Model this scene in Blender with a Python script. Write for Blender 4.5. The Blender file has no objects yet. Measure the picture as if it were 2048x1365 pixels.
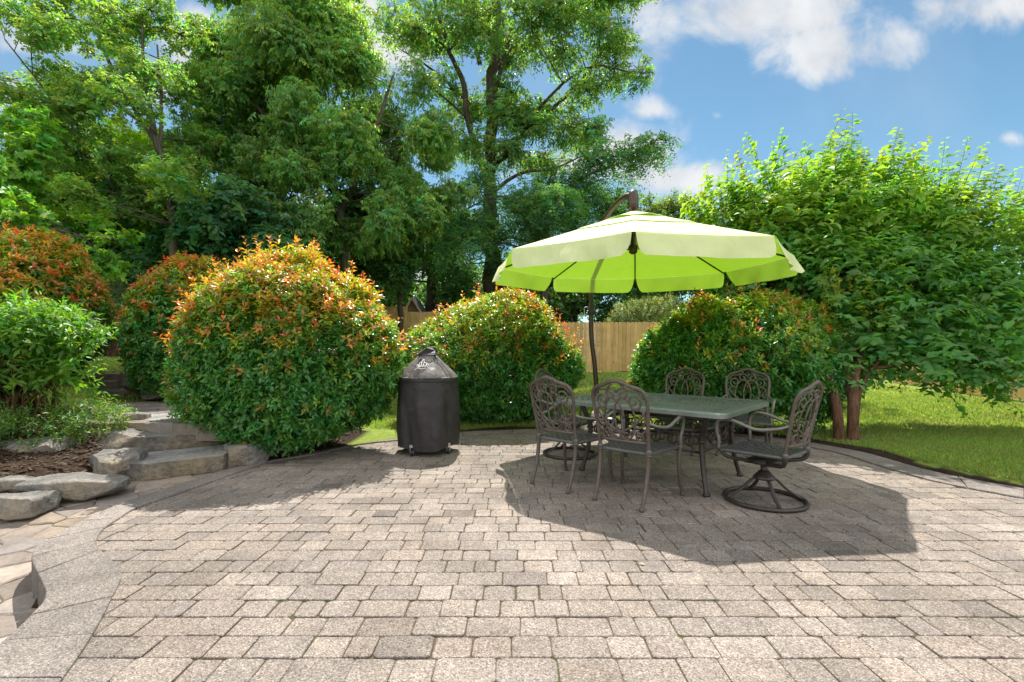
import bpy, math, random
import numpy as np
from mathutils import Vector, noise as mnoise

random.seed(7)
SC = bpy.context.scene
COL = SC.collection
PI = math.pi
R = math.radians
CAMH, F, HZ = 1.22, 930.0, 700.0

def G(px, py, z=0.0):
    """point of the horizontal plane z seen at a photo pixel"""
    Y = F * (CAMH - z) / (py - HZ)
    return ((px - 1024) / F * Y, Y, z)

def P(px, py, Y):
    return np.array([(px - 1024) / F * Y, Y, CAMH + (HZ - py) / F * Y])

# ------------------------------------------------------------------ objects
def link(o):
    COL.objects.link(o)
    return o

def tag(o, label=None, cat=None, group=None, kind=None):
    if label: o['label'] = label
    if cat: o['category'] = cat
    if group: o['group'] = group
    if kind: o['kind'] = kind
    return o

def thing(name, label, cat, loc=(0, 0, 0), rz=0, group=None):
    o = bpy.data.objects.new(name, None)
    o.empty_display_size = 0.2
    o.location = loc
    o.rotation_euler = (0, 0, rz)
    link(o)
    return tag(o, label, cat, group)

def copy_tree(o, parent=None):
    c = o.copy(); COL.objects.link(c); c.parent = parent
    for ch in list(o.children): copy_tree(ch, c)
    return c

class MB:
    """collects vertices / faces for one mesh"""
    def __init__(s): s.v = []; s.f = []; s.c = None
    def add(s, v, f):
        n = len(s.v)
        s.v.extend([tuple(p) for p in v]); s.f.extend([[i + n for i in q] for q in f])
    def box(s, c, size, rz=0, taper=1.0):
        cx, cy, cz = c; hx, hy, hz = size[0] / 2, size[1] / 2, size[2] / 2
        ca, sa = math.cos(rz), math.sin(rz); pts = []
        for z, t in ((-hz, 1), (hz, taper)):
            for x, y in ((-hx, -hy), (hx, -hy), (hx, hy), (-hx, hy)):
                x2, y2 = x * t, y * t
                pts.append((cx + x2 * ca - y2 * sa, cy + x2 * sa + y2 * ca, cz + z))
        s.add(pts, [(3, 2, 1, 0), (4, 5, 6, 7), (0, 1, 5, 4), (1, 2, 6, 5), (2, 3, 7, 6), (3, 0, 4, 7)])
    def tube(s, pts, rad, n=8, closed=False, flat=1.0, caps=True, ref=None):
        P_ = [Vector(p) for p in pts]; m = len(P_)
        if not hasattr(rad, '__len__'): rad = [rad] * m
        up = None; rings = []
        for i in range(m):
            if closed: t = P_[(i + 1) % m] - P_[i - 1]
            else: t = P_[min(i + 1, m - 1)] - P_[max(i - 1, 0)]
            if t.length < 1e-9: t = Vector((0, 0, 1))
            t.normalize()
            if ref is not None:
                a = Vector(ref) - t * t.dot(Vector(ref))
                if a.length < 1e-4: a = t.orthogonal()
                a.normalize()
            elif up is None: a = t.orthogonal().normalized()
            else:
                a = up - t * t.dot(up)
                a = a.normalized() if a.length > 1e-5 else t.orthogonal().normalized()
            up = a; b = t.cross(a)
            rings.append([P_[i] + a * (rad[i] * flat * math.cos(2 * PI * k / n)) + b * (rad[i] * math.sin(2 * PI * k / n)) for k in range(n)])
        v = [p for r_ in rings for p in r_]; f = []
        for i in range(m if closed else m - 1):
            j = (i + 1) % m
            for k in range(n):
                k2 = (k + 1) % n
                f.append((i * n + k, i * n + k2, j * n + k2, j * n + k))
        if not closed and caps:
            f.append(tuple(range(n - 1, -1, -1))); f.append(tuple((m - 1) * n + k for k in range(n)))
        s.add(v, f)
    def lathe(s, prof, c=(0, 0, 0), n=24):
        v = []; f = []
        for r_, z in prof:
            for k in range(n):
                a = 2 * PI * k / n
                v.append((c[0] + r_ * math.cos(a), c[1] + r_ * math.sin(a), c[2] + z))
        for i in range(len(prof) - 1):
            for k in range(n):
                k2 = (k + 1) % n
                f.append((i * n + k, i * n + k2, (i + 1) * n + k2, (i + 1) * n + k))
        f.append(tuple(range(n - 1, -1, -1))); f.append(tuple((len(prof) - 1) * n + k for k in range(n)))
        s.add(v, f)
    def prism(s, poly, z0, z1):
        n = len(poly)
        v = [(x, y, z0) for x, y in poly] + [(x, y, z1) for x, y in poly]
        f = [tuple(range(n - 1, -1, -1)), tuple(range(n, 2 * n))]
        for i in range(n):
            j = (i + 1) % n
            f.append((i, j, n + j, n + i))
        s.add(v, f)
    def build(s, name, mat, parent=None, smooth=False, cols=None, bevel=0):
        me = bpy.data.meshes.new(name)
        me.from_pydata(s.v, [], s.f)
        if cols is not None:
            a = me.color_attributes.new('Col', 'FLOAT_COLOR', 'POINT')
            c = np.ones((len(s.v), 4), np.float32); c[:, :3] = np.asarray(cols, np.float32)
            a.data.foreach_set('color', c.ravel())
        me.update()
        if smooth: me.shade_smooth()
        mats = mat if isinstance(mat, (list, tuple)) else [mat]
        for m in mats: me.materials.append(m)
        o = link(bpy.data.objects.new(name, me))
        if parent is not None: o.parent = parent
        if bevel:
            b = o.modifiers.new('bevel', 'BEVEL'); b.width = bevel; b.segments = 2; b.limit_method = 'ANGLE'
        return o

def np_mesh(name, V, T, mat, parent=None, cols=None, smooth=False):
    """big triangle mesh from numpy arrays"""
    me = bpy.data.meshes.new(name)
    V = np.ascontiguousarray(V, np.float32); T = np.ascontiguousarray(T, np.int32)
    me.vertices.add(len(V)); me.vertices.foreach_set('co', V.ravel())
    k = T.shape[1]
    me.loops.add(T.size); me.loops.foreach_set('vertex_index', T.ravel())
    me.polygons.add(len(T)); me.polygons.foreach_set('loop_start', np.arange(0, T.size, k, dtype=np.int32))
    if cols is not None:
        a = me.color_attributes.new('Col', 'FLOAT_COLOR', 'POINT')
        c = np.ones((len(V), 4), np.float32); c[:, :3] = cols
        a.data.foreach_set('color', c.ravel())
    me.update(calc_edges=True)
    if smooth: me.shade_smooth()
    me.materials.append(mat)
    o = link(bpy.data.objects.new(name, me))
    if parent is not None: o.parent = parent
    return o

def spline(pts, n=6):
    """Catmull-Rom through the points"""
    pts = [np.array(p, float) for p in pts]
    if len(pts) < 3:
        return [pts[0] + (pts[1] - pts[0]) * t for t in np.linspace(0, 1, n + 1)]
    Q = [2 * pts[0] - pts[1]] + pts + [2 * pts[-1] - pts[-2]]
    out = []
    for i in range(1, len(Q) - 2):
        p0, p1, p2, p3 = Q[i - 1:i + 3]
        for t in np.linspace(0, 1, n, endpoint=False):
            out.append(0.5 * (2 * p1 + (p2 - p0) * t + (2 * p0 - 5 * p1 + 4 * p2 - p3) * t * t + (3 * p1 - p0 - 3 * p2 + p3) * t ** 3))
    out.append(pts[-1])
    return out

# ------------------------------------------------------------------ materials
class NT:
    def __init__(s, name):
        s.m = bpy.data.materials.new(name); s.m.use_nodes = True
        s.t = s.m.node_tree; s.bs = s.t.nodes['Principled BSDF']; s.out = s.t.nodes['Material Output']
    def n(s, typ, **kw):
        nd = s.t.nodes.new(typ)
        for k, v in kw.items():
            if k.startswith('i_'):
                nd.inputs[k[2:].replace('_', ' ')].default_value = v
            else: setattr(nd, k, v)
        return nd
    def l(s, a, b): s.t.links.new(a, b)
    def coord(s, kind='Object'): return s.n('ShaderNodeTexCoord').outputs[kind]
    def noise(s, scale, detail=4, rough=0.6, src=None):
        nd = s.n('ShaderNodeTexNoise'); nd.inputs['Scale'].default_value = scale
        nd.inputs['Detail'].default_value = detail; nd.inputs['Roughness'].default_value = rough
        s.l(src or s.coord(), nd.inputs['Vector']); return nd.outputs['Fac']
    def ramp(s, fac, stops):
        nd = s.n('ShaderNodeValToRGB'); cr = nd.color_ramp
        while len(cr.elements) < len(stops): cr.elements.new(0.5)
        for e, (p, c) in zip(cr.elements, stops):
            e.position = p; e.color = (*c, 1) if len(c) == 3 else c
        s.l(fac, nd.inputs['Fac']); return nd.outputs['Color']
    def mix(s, a, b, fac, mode='MIX'):
        nd = s.n('ShaderNodeMix', data_type='RGBA', blend_type=mode)
        for sock, v in ((nd.inputs['Factor'], fac), (nd.inputs['A'], a), (nd.inputs['B'], b)):
            if isinstance(v, (int, float)): sock.default_value = v
            elif isinstance(v, tuple): sock.default_value = (*v, 1) if len(v) == 3 else v
            else: s.l(v, sock)
        return nd.outputs['Result']
    def math(s, op, a, b=0.0):
        nd = s.n('ShaderNodeMath', operation=op)
        for i, v in enumerate((a, b)):
            if isinstance(v, (int, float)): nd.inputs[i].default_value = v
            else: s.l(v, nd.inputs[i])
        return nd.outputs[0]
    def bump(s, h, strength=0.4, dist=0.01):
        nd = s.n('ShaderNodeBump'); nd.inputs['Strength'].default_value = strength
        nd.inputs['Distance'].default_value = dist
        s.l(h, nd.inputs['Height']); s.l(nd.outputs[0], s.bs.inputs['Normal'])
    def base(s, c, rough=0.6, spec=0.4, metal=0.0):
        if isinstance(c, tuple): s.bs.inputs['Base Color'].default_value = (*c, 1)
        else: s.l(c, s.bs.inputs['Base Color'])
        if isinstance(rough, float): s.bs.inputs['Roughness'].default_value = rough
        else: s.l(rough, s.bs.inputs['Roughness'])
        s.bs.inputs['Specular IOR Level'].default_value = spec
        s.bs.inputs['Metallic'].default_value = metal
        return s.m

def m_leaf(name, rough, spec, trans, tmul):
    t = NT(name)
    at = t.n('ShaderNodeAttribute', attribute_name='Col')
    t.base(at.outputs['Color'], rough, spec)
    tr = t.n('ShaderNodeBsdfTranslucent')
    t.l(t.mix(at.outputs['Color'], tmul, 1.0, 'MULTIPLY'), tr.inputs['Color'])
    mx = t.n('ShaderNodeMixShader'); mx.inputs[0].default_value = trans
    t.l(t.bs.outputs[0], mx.inputs[1]); t.l(tr.outputs[0], mx.inputs[2])
    t.l(mx.outputs[0], t.out.inputs['Surface'])
    return t.m

M = {}
M['leaf'] = m_leaf('leaf', 0.44, 0.4, 0.5, (2.3, 2.0, 0.6))
M['glossy_leaf'] = m_leaf('glossy_leaf', 0.30, 0.55, 0.40, (2.1, 1.85, 0.6))
M['grass'] = m_leaf('grass_blade', 0.6, 0.2, 0.4, (1.4, 1.3, 0.8))

def m_bark(name, a, b, scale=6):
    t = NT(name); mp = t.n('ShaderNodeMapping'); mp.inputs['Scale'].default_value = (scale, scale, scale * 0.18)
    t.l(t.coord(), mp.inputs['Vector'])
    n1 = t.noise(3, 6, 0.7, mp.outputs[0]); n2 = t.noise(1.3, 3, 0.6)
    c = t.mix(t.ramp(n1, [(0.35, a), (0.65, b)]), t.ramp(n2, [(0.4, (0.75, 0.75, 0.72)), (0.65, (1.15, 1.12, 1.05))]), 1.0, 'MULTIPLY')
    t.bump(n1, 0.8, 0.03); return t.base(c, 0.85, 0.2)
M['bark_grey'] = m_bark('grey_bark', (0.055, 0.047, 0.04), (0.17, 0.15, 0.13))
M['bark_dark'] = m_bark('dark_bark', (0.035, 0.028, 0.022), (0.11, 0.09, 0.07))
M['bark_brown'] = m_bark('peeling_brown_bark', (0.075, 0.038, 0.022), (0.21, 0.115, 0.07), 12)

def m_stone(name, lo, hi, warm, scale=3.0):
    t = NT(name); co = t.coord()
    n1 = t.noise(scale, 8, 0.65, co); n2 = t.noise(scale * 6, 6, 0.7, co); n3 = t.noise(scale * 0.45, 3, 0.5, co)
    c = t.ramp(n1, [(0.3, lo), (0.7, hi)])
    c = t.mix(c, warm, t.ramp(n3, [(0.5, (0, 0, 0)), (0.68, (0.8, 0.8, 0.8))]))
    c = t.mix(c, t.ramp(n2, [(0.3, (0.62, 0.62, 0.62)), (0.7, (1.25, 1.25, 1.25))]), 1.0, 'MULTIPLY')
    h = t.math('ADD', n1, t.math('MULTIPLY', n2, 0.5)); t.bump(h, 1.0, 0.09)
    return t.base(c, 0.9, 0.2)
M['rock'] = m_stone('rock', (0.13, 0.125, 0.115), (0.36, 0.34, 0.31), (0.33, 0.265, 0.175))
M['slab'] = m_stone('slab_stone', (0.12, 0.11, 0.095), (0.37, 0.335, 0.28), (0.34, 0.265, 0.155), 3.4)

def m_paver(name, mul):
    t = NT(name); co = t.coord()
    at = t.n('ShaderNodeAttribute', attribute_name='Col')
    vo = t.n('ShaderNodeTexVoronoi', feature='F1'); vo.inputs['Scale'].default_value = 185
    t.l(co, vo.inputs['Vector'])
    sp = t.n('ShaderNodeSeparateColor'); t.l(vo.outputs['Color'], sp.inputs[0])
    grain = t.ramp(sp.outputs[0], [(0.0, (0.48, 0.46, 0.45)), (0.28, (0.84, 0.82, 0.81)), (0.6, (1.02, 1.0, 0.98)), (0.86, (1.28, 1.26, 1.24)), (1.0, (1.75, 1.72, 1.7))])
    n1 = t.noise(2.2, 5, 0.6, co); n2 = t.noise(22, 4, 0.6, co)
    c = t.mix(at.outputs['Color'], grain, 1.0, 'MULTIPLY')
    c = t.mix(c, t.ramp(n1, [(0.3, (0.78, 0.77, 0.75)), (0.7, (1.12, 1.1, 1.06))]), 1.0, 'MULTIPLY')
    c = t.mix(c, t.ramp(n2, [(0.3, (0.86, 0.86, 0.86)), (0.7, (1.1, 1.1, 1.1))]), 1.0, 'MULTIPLY')
    n0 = t.noise(0.55, 4, 0.6, co); c = t.mix(c, t.ramp(n0, [(0.35, (0.84, 0.83, 0.80)), (0.62, (1.08, 1.07, 1.06))]), 1.0, 'MULTIPLY')
    c = t.mix(c, mul, 1.0, 'MULTIPLY')
    h = t.math('ADD', t.math('MULTIPLY', vo.outputs['Distance'], 1.0), t.math('MULTIPLY', n2, 0.8))
    t.bump(h, 0.55, 0.006)
    return t.base(c, 0.9, 0.25)
M['paver'] = m_paver('paver', (1, 1, 1))
M['kerb'] = m_paver('kerb_stone', (1, 1, 1))

t = NT('joint_sand'); n1 = t.noise(1.6, 4, 0.6); n2 = t.noise(60, 3)
c = t.mix(t.ramp(n2, [(0.3, (0.05, 0.038, 0.022)), (0.7, (0.13, 0.10, 0.06))]), (0.055, 0.075, 0.018), t.ramp(n1, [(0.5, (0, 0, 0)), (0.62, (0.75, 0.75, 0.75))]))
M['joint'] = t.base(c, 0.95, 0.1)

t = NT('flagstone'); at = t.n('ShaderNodeAttribute', attribute_name='Col'); n1 = t.noise(4, 7, 0.65); n2 = t.noise(30, 5, 0.7)
c = t.mix(at.outputs['Color'], t.ramp(n1, [(0.3, (0.7, 0.69, 0.68)), (0.7, (1.2, 1.16, 1.1))]), 1.0, 'MULTIPLY')
c = t.mix(c, t.ramp(n2, [(0.3, (0.8, 0.8, 0.8)), (0.7, (1.15, 1.15, 1.15))]), 1.0, 'MULTIPLY')
t.bump(t.math('ADD', n1, t.math('MULTIPLY', n2, 0.4)), 0.7, 0.02); M['flag'] = t.base(c, 0.85, 0.3)
M['slab_top'] = m_stone('sunlit_grey_stone', (0.24, 0.235, 0.23), (0.46, 0.445, 0.42), (0.36, 0.33, 0.28), 3.0)  # grey tread stone, paled so its colour carries sunlight on the steps

t = NT('ground'); at = t.n('ShaderNodeAttribute', attribute_name='Col'); n1 = t.noise(1.1, 5, 0.65); n2 = t.noise(18, 6, 0.75); n3 = t.noise(0.35, 3)
gr = t.ramp(n2, [(0.25, (0.10, 0.155, 0.026)), (0.55, (0.21, 0.275, 0.055)), (0.8, (0.34, 0.36, 0.13))])
gr = t.mix(gr, t.ramp(n1, [(0.3, (0.75, 0.85, 0.7)), (0.7, (1.25, 1.12, 1.1))]), 1.0, 'MULTIPLY')
so = t.ramp(n2, [(0.3, (0.018, 0.012, 0.008)), (0.55, (0.045, 0.03, 0.02)), (0.8, (0.11, 0.075, 0.05))])
sp = t.n('ShaderNodeSeparateColor'); t.l(at.outputs['Color'], sp.inputs[0])
t.bump(n2, 0.9, 0.03); M['ground'] = t.base(t.mix(gr, so, sp.outputs[0]), 0.95, 0.1)

def m_cast(name, c0, c1, rough=0.45, metal=0.35):
    t = NT(name); n1 = t.noise(35, 4, 0.7); n2 = t.noise(5, 3)
    t.bump(n1, 0.15, 0.004)
    return t.base(t.mix(t.ramp(n1, [(0.3, c0), (0.7, c1)]), t.ramp(n2, [(0.3, (0.85, 0.85, 0.85)), (0.7, (1.12, 1.1, 1.08))]), 1.0, 'MULTIPLY'), rough, 0.5, metal)
M['bronze'] = m_cast('weathered_cast_bronze', (0.08, 0.063, 0.054), (0.14, 0.112, 0.097))
M['bronze_dark'] = m_cast('dark_bronze', (0.035, 0.028, 0.025), (0.07, 0.056, 0.048), 0.4)
M['tabletop'] = m_cast('grey_green_cast_metal', (0.15, 0.18, 0.165), (0.22, 0.255, 0.235), 0.3, 0.4)
M['pole'] = m_cast('brown_powder_coat', (0.05, 0.034, 0.024), (0.085, 0.06, 0.045), 0.35)
M['white_plastic'] = m_cast('pale_stone_resin', (0.55, 0.48, 0.44), (0.66, 0.58, 0.53), 0.6, 0.0)
M['steel'] = m_cast('caster_steel', (0.32, 0.32, 0.32), (0.5, 0.5, 0.5), 0.4, 0.7)
M['rubber'] = m_cast('black_rubber', (0.015, 0.015, 0.015), (0.03, 0.03, 0.03), 0.7, 0.0)

t = NT('canopy_fabric'); co = t.coord(); n1 = t.noise(160, 2, 0.5, co); n2 = t.noise(3, 4, 0.6, co)
c = t.mix((0.75, 0.785, 0.44), t.ramp(n2, [(0.3, (0.93, 0.93, 0.91)), (0.7, (1.05, 1.05, 1.03))]), 1.0, 'MULTIPLY')
mpw = t.n('ShaderNodeMapping'); mpw.inputs['Scale'].default_value = (1, 1, .35); t.l(co, mpw.inputs['Vector']); n3 = t.noise(7, 3, 0.5, mpw.outputs[0])
t.bump(t.math('ADD', t.math('MULTIPLY', n1, .25), t.math('ADD', t.math('MULTIPLY', n2, 3.0), t.math('MULTIPLY', n3, 5.0))), 0.6, 0.008); t.base(c, 0.8, 0.2)
tr = t.n('ShaderNodeBsdfTranslucent'); tr.inputs['Color'].default_value = (0.29, 0.58, 0.005, 1)
mx = t.n('ShaderNodeMixShader'); mx.inputs[0].default_value = 0.26
t.l(t.bs.outputs[0], mx.inputs[1]); t.l(tr.outputs[0], mx.inputs[2]); t.l(mx.outputs[0], t.out.inputs['Surface']); M['canopy'] = t.m

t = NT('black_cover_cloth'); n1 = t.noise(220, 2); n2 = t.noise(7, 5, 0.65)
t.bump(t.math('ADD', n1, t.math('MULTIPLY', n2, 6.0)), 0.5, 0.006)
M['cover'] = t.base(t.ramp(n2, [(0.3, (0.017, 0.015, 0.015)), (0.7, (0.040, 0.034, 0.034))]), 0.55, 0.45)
t = NT('sunlit_cover_cloth'); n2 = t.noise(9, 5, 0.65); t.bump(n2, 0.6, 0.03)
M['cover_top'] = t.base(t.ramp(n2, [(0.3, (0.10, 0.088, 0.084)), (0.7, (0.17, 0.15, 0.145))]), 0.5, 0.5)  # paler than the skirt: sunlight on the cone put into the colour
t = NT('white_print'); M['print'] = t.base(t.ramp(t.noise(60), [(0.3, (0.6, 0.6, 0.6)), (0.7, (0.8, 0.8, 0.8))]), 0.6)

def m_wood(name, a, b):
    t = NT(name); co = t.coord(); at = t.n('ShaderNodeAttribute', attribute_name='Col')
    mp = t.n('ShaderNodeMapping'); mp.inputs['Scale'].default_value = (30, 30, 1.6); t.l(co, mp.inputs['Vector'])
    n1 = t.noise(1.0, 5, 0.65, mp.outputs[0]); n2 = t.noise(3.0, 3, 0.5, co)
    vo = t.n('ShaderNodeTexVoronoi'); vo.inputs['Scale'].default_value = 3.2; t.l(co, vo.inputs['Vector'])
    c = t.mix(t.ramp(n1, [(0.3, a), (0.7, b)]), at.outputs['Color'], 1.0, 'MULTIPLY')
    c = t.mix(c, (0.07, 0.04, 0.018), t.ramp(vo.outputs['Distance'], [(0.05, (0.85, 0.85, 0.85)), (0.085, (0, 0, 0))]))
    c = t.mix(c, t.ramp(n2, [(0.3, (0.85, 0.83, 0.8)), (0.7, (1.1, 1.1, 1.1))]), 1.0, 'MULTIPLY')
    t.bump(n1, 0.4, 0.01); return t.base(c, 0.75, 0.25)
M['fence'] = m_wood('new_pine_board', (0.42, 0.27, 0.10), (0.58, 0.41, 0.19))
M['old_fence'] = m_wood('old_grey_board', (0.09, 0.075, 0.06), (0.17, 0.145, 0.12))
t = NT('brown_siding'); w = t.n('ShaderNodeTexWave', bands_direction='Z'); w.inputs['Scale'].default_value = 4; t.l(t.coord(), w.inputs['Vector'])
t.bump(w.outputs['Fac'], 0.6, 0.03); M['siding'] = t.base(t.ramp(w.outputs['Fac'], [(0.1, (0.16, 0.125, 0.075)), (0.6, (0.25, 0.20, 0.125))]), 0.8)
t = NT('trim_paint'); M['trim'] = t.base(t.ramp(t.noise(8), [(0.3, (0.36, 0.37, 0.28)), (0.7, (0.44, 0.45, 0.35))]), 0.6)
t = NT('roof_shingle'); M['roof'] = t.base(t.ramp(t.noise(25), [(0.3, (0.05, 0.05, 0.055)), (0.7, (0.13, 0.13, 0.14))]), 0.9)
t = NT('pale_siding'); M['pale_wall'] = t.base(t.ramp(t.noise(3), [(0.3, (0.58, 0.62, 0.68)), (0.7, (0.66, 0.7, 0.76))]), 0.7)
t = NT('window_glass'); M['glass'] = t.base(t.ramp(t.noise(2), [(0.3, (0.05, 0.06, 0.07)), (0.7, (0.09, 0.1, 0.11))]), 0.08, 0.6)
# =================================================================== SETTING
def sstep(a, b, x):
    t = np.clip((x - a) / (b - a), 0, 1); return t * t * (3 - 2 * t)

# inner and outer line of the kerb round the patio, on the ground (metres)
KIN = [G(*p)[:2] for p in [(60, 1440), (123, 1365), (184, 1275), (223, 1200), (242, 1149), (201, 1104), (192, 1086), (208, 1060), (238, 1040), (272, 1019), (341, 995), (426, 965), (504, 937), (559, 920), (640, 904), (720, 890)]]
KIN += [(-1.75, 6.1), (-1.0, 6.42), (0.0, 6.75), (1.0, 6.9), (2.0, 6.85), (2.9, 6.55), (3.55, 6.05), (3.83, 5.5), (3.84, 4.95)]
KIN += [G(*p)[:2] for p in [(1847, 959), (1934, 978), (1990, 988), (2048, 999)]] + [(4.75, 3.1), (5.6, 2.3), (6.6, 1.2)]
KOUT = [G(*p)[:2] for p in [(-170, 1440), (-75, 1365), (7, 1288), (61, 1237), (92, 1190), (63, 1118), (92, 1084), (163, 1046), (238, 1012), (307, 988), (380, 965), (452, 942)]]
KOUT += [(-2.62, 5.05), (-2.25, 5.45), (-1.95, 5.95), (-1.1, 6.68), (0.0, 7.02), (1.0, 7.18), (2.05, 7.13), (3.05, 6.8), (3.78, 6.2), (4.12, 5.55)]
KOUT += [G(*p)[:2] for p in [(1780, 922), (1840, 939), (1915, 956), (2048, 980)]] + [(4.98, 3.3), (5.85, 2.5), (6.9, 1.4)]
# stepping stones of path and terrace are set out from the lowest step
PATIO = np.array(KOUT + [(7.5, -1.0), (-3.0, -1.0)])

def inside(poly, x, y):
    poly = np.asarray(poly); x = np.asarray(x); y = np.asarray(y)
    r = np.zeros(x.shape, bool); n = len(poly)
    for i in range(n):
        x0, y0 = poly[i]; x1, y1 = poly[(i + 1) % n]
        c = ((y0 > y) != (y1 > y)) & (x < (x1 - x0) * (y - y0) / (y1 - y0 + 1e-12) + x0)
        r ^= c
    return r

def dist_line(pts, x, y):
    d = np.full(np.shape(x), 1e9)
    for (x0, y0), (x1, y1) in zip(pts[:-1], pts[1:]):
        L = (x1 - x0) ** 2 + (y1 - y0) ** 2
        t = np.clip(((x - x0) * (x1 - x0) + (y - y0) * (y1 - y0)) / L, 0, 1)
        d = np.minimum(d, np.hypot(x - x0 - t * (x1 - x0), y - y0 - t * (y1 - y0)))
    return d

STEPS = [(-3.30, 4.45, -.05), (-3.60, 5.08, .10), (-4.02, 5.42, .24), (-4.5, 5.95, .36), (-5.3, 6.9, .38), (-6.0, 7.6, .5), (-6.7, 8.2, .62)]
def ground_h(x, y):
    x = np.asarray(x, float); y = np.asarray(y, float)
    lawn = 0.02 + 0.037 * np.clip(y - 7.2, 0, 11)
    s = (x + 3.75) * -0.72 + (y - 4.05) * 0.69
    ter = np.interp(s, [-0.05, 0.05, 0.4, 1, 2, 3, 5, 8, 14], [-0.4, 0.04, 0.16, 0.28, 0.40, 0.54, 0.76, 0.98, 1.1])
    w = sstep(-1.9, -3.3, x)
    h = lawn * (1 - w) + np.maximum(ter, -0.4) * w
    h = np.where((x < -2.4) & (s < 0), -0.4, h)
    # the steps are cut into the slope
    d = np.full(x.shape, 1e9); zp = np.zeros(x.shape)
    for (x0, y0, z0), (x1, y1, z1) in zip(STEPS[:-1], STEPS[1:]):
        t = np.clip(((x - x0) * (x1 - x0) + (y - y0) * (y1 - y0)) / ((x1 - x0) ** 2 + (y1 - y0) ** 2), 0, 1)
        dd = np.hypot(x - x0 - t * (x1 - x0), y - y0 - t * (y1 - y0)); zp = np.where(dd < d, z0 + t * (z1 - z0), zp); d = np.minimum(d, dd)
    h = np.where(d < .62, np.minimum(h, zp - .10), h)
    ins = inside(PATIO, x, y)
    h = np.where(ins, -0.12, h)
    h = np.where((y < 3.0) & (x < -1.5) & ~ins, -0.4, h)
    return h

def axis(segs):
    out = []
    for a, b, st in segs: out.extend(np.arange(a, b, st))
    out.append(segs[-1][1]); return np.array(out)
gx = axis([(-400, -60, 20), (-60, -14, 2), (-14, -6, .25), (-6, 8, .09), (8, 16, .3), (16, 60, 2), (60, 400, 20)])
gy = axis([(-60, -2, 4), (-2, 1, .5), (1, 9, .09), (9, 20, .25), (20, 60, 2), (60, 420, 20)])
X, Y = np.meshgrid(gx, gy); H = ground_h(X, Y)
H = H + np.where(inside(PATIO, X, Y), 0, 0.012 * np.sin(X * 3.1 + 1.3 * np.sin(Y * 2.3)) * np.sin(Y * 2.7))
V = np.stack([X, Y, H], -1).reshape(-1, 3); nx = len(gx); ny = len(gy)
ii, jj = np.meshgrid(np.arange(nx - 1), np.arange(ny - 1)); a = (jj * nx + ii).ravel()
T = np.stack([a, a + 1, a + nx + 1, a + nx], 1)
dk = dist_line(KOUT, V[:, 0], V[:, 1]); s_ = (V[:, 0] + 3.75) * -0.72 + (V[:, 1] - 4.05) * 0.69
SOILN = 0.08 * np.sin(V[:, 0] * 5 + V[:, 1] * 3)
soil = ((V[:, 0] > 2.2) & (V[:, 0] < 4.75) & (dk < 0.26 + SOILN)) | ((V[:, 0] < -2.05) & (V[:, 1] < 6.8) & (dk < 1.3 + SOILN))
soil |= (V[:, 0] < -3.0) & (s_ < 2.6 + SOILN) | ((V[:, 0] > -1.4) & (V[:, 0] < 2.2) & (dk < 0.28 + SOILN) & (V[:, 1] > 6.6) & (np.abs(V[:, 0]) < 0.9))
soil |= (V[:, 1] > 17.7)
cols = np.zeros((len(V), 3)); cols[:, 0] = soil
o = np_mesh('lawn', V, T, M['ground'], cols=cols, smooth=True); tag(o, kind='structure')

# ---- patio of three sizes of tumbled pavers, each its own rounded block in one sheet
rng = random.Random(3)
mb = MB(); pc = []
def stone(mb, pc, poly, z0, z1, col, ch=0.006):
    """block with a chamfered top from a convex polygon"""
    n = len(poly); cx = sum(p[0] for p in poly) / n; cy = sum(p[1] for p in poly) / n
    ins_ = []
    for x, y in poly:
        d = math.hypot(x - cx, y - cy) + 1e-6; k = max(0, 1 - ch / d)
        ins_.append((cx + (x - cx) * k, cy + (y - cy) * k))
    v = [(x, y, z0) for x, y in poly] + [(x, y, z1 - ch * .7) for x, y in poly] + [(x, y, z1) for x, y in ins_]
    f = [tuple(range(2 * n, 3 * n))]
    for i in range(n):
        j = (i + 1) % n
        f.append((i, j, n + j, n + i)); f.append((n + i, n + j, 2 * n + j, 2 * n + i))
    mb.add(v, f); pc.extend([col] * len(v))

inner = np.array(KIN + [(7.5, -1.0), (-2.2, -1.0)])
ROW = 0.1417; Y0 = 1.842 - 12 * ROW
tints = [(0.248, 0.22, 0.2), (0.262, 0.234, 0.213), (0.24, 0.214, 0.195), (0.27, 0.238, 0.213), (0.25, 0.217, 0.193), (0.228, 0.205, 0.19)]
for r_ in range(0, 50):
    y0 = Y0 + r_ * ROW; x = -5.2 + rng.random() * .2
    while x < 7.2:
        w = rng.choice([0.116, 0.162, 0.162, 0.236, 0.236]); xc = x + w / 2; yc = y0 + ROW / 2
        if bool(inside(inner, np.array([xc]), np.array([yc]))[0]) or float(dist_line(KIN, np.array([xc]), np.array([yc]))[0]) < 0.10:
            g = 0.0018 + rng.random() * .002; hw = w / 2 - g; hh = ROW / 2 - g; cr = 0.007 + rng.random() * .012
            poly = []
            for sx, sy, a0 in ((1, -1, -90), (1, 1, 0), (-1, 1, 90), (-1, -1, 180)):
                c_ = cr * (0.6 + rng.random() * .9)
                for k in range(3):
                    a_ = R(a0 + 45 * k)
                    poly.append((xc + sx * (hw - c_) + c_ * math.cos(a_) + rng.uniform(-.003, .003), yc + sy * (hh - c_) + c_ * math.sin(a_) + rng.uniform(-.003, .003)))
            t_ = rng.choice(tints); k_ = rng.gauss(1.0, 0.055)
            if rng.random() < 0.03: k_ *= 0.74
            dx = rng.uniform(-.004, .004)
            stone(mb, pc, poly, -0.06, rng.uniform(-.0028, .0028), tuple(c * k_ for c in t_), 0.0045)
        x += w
nface_p = len(mb.f)
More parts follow.
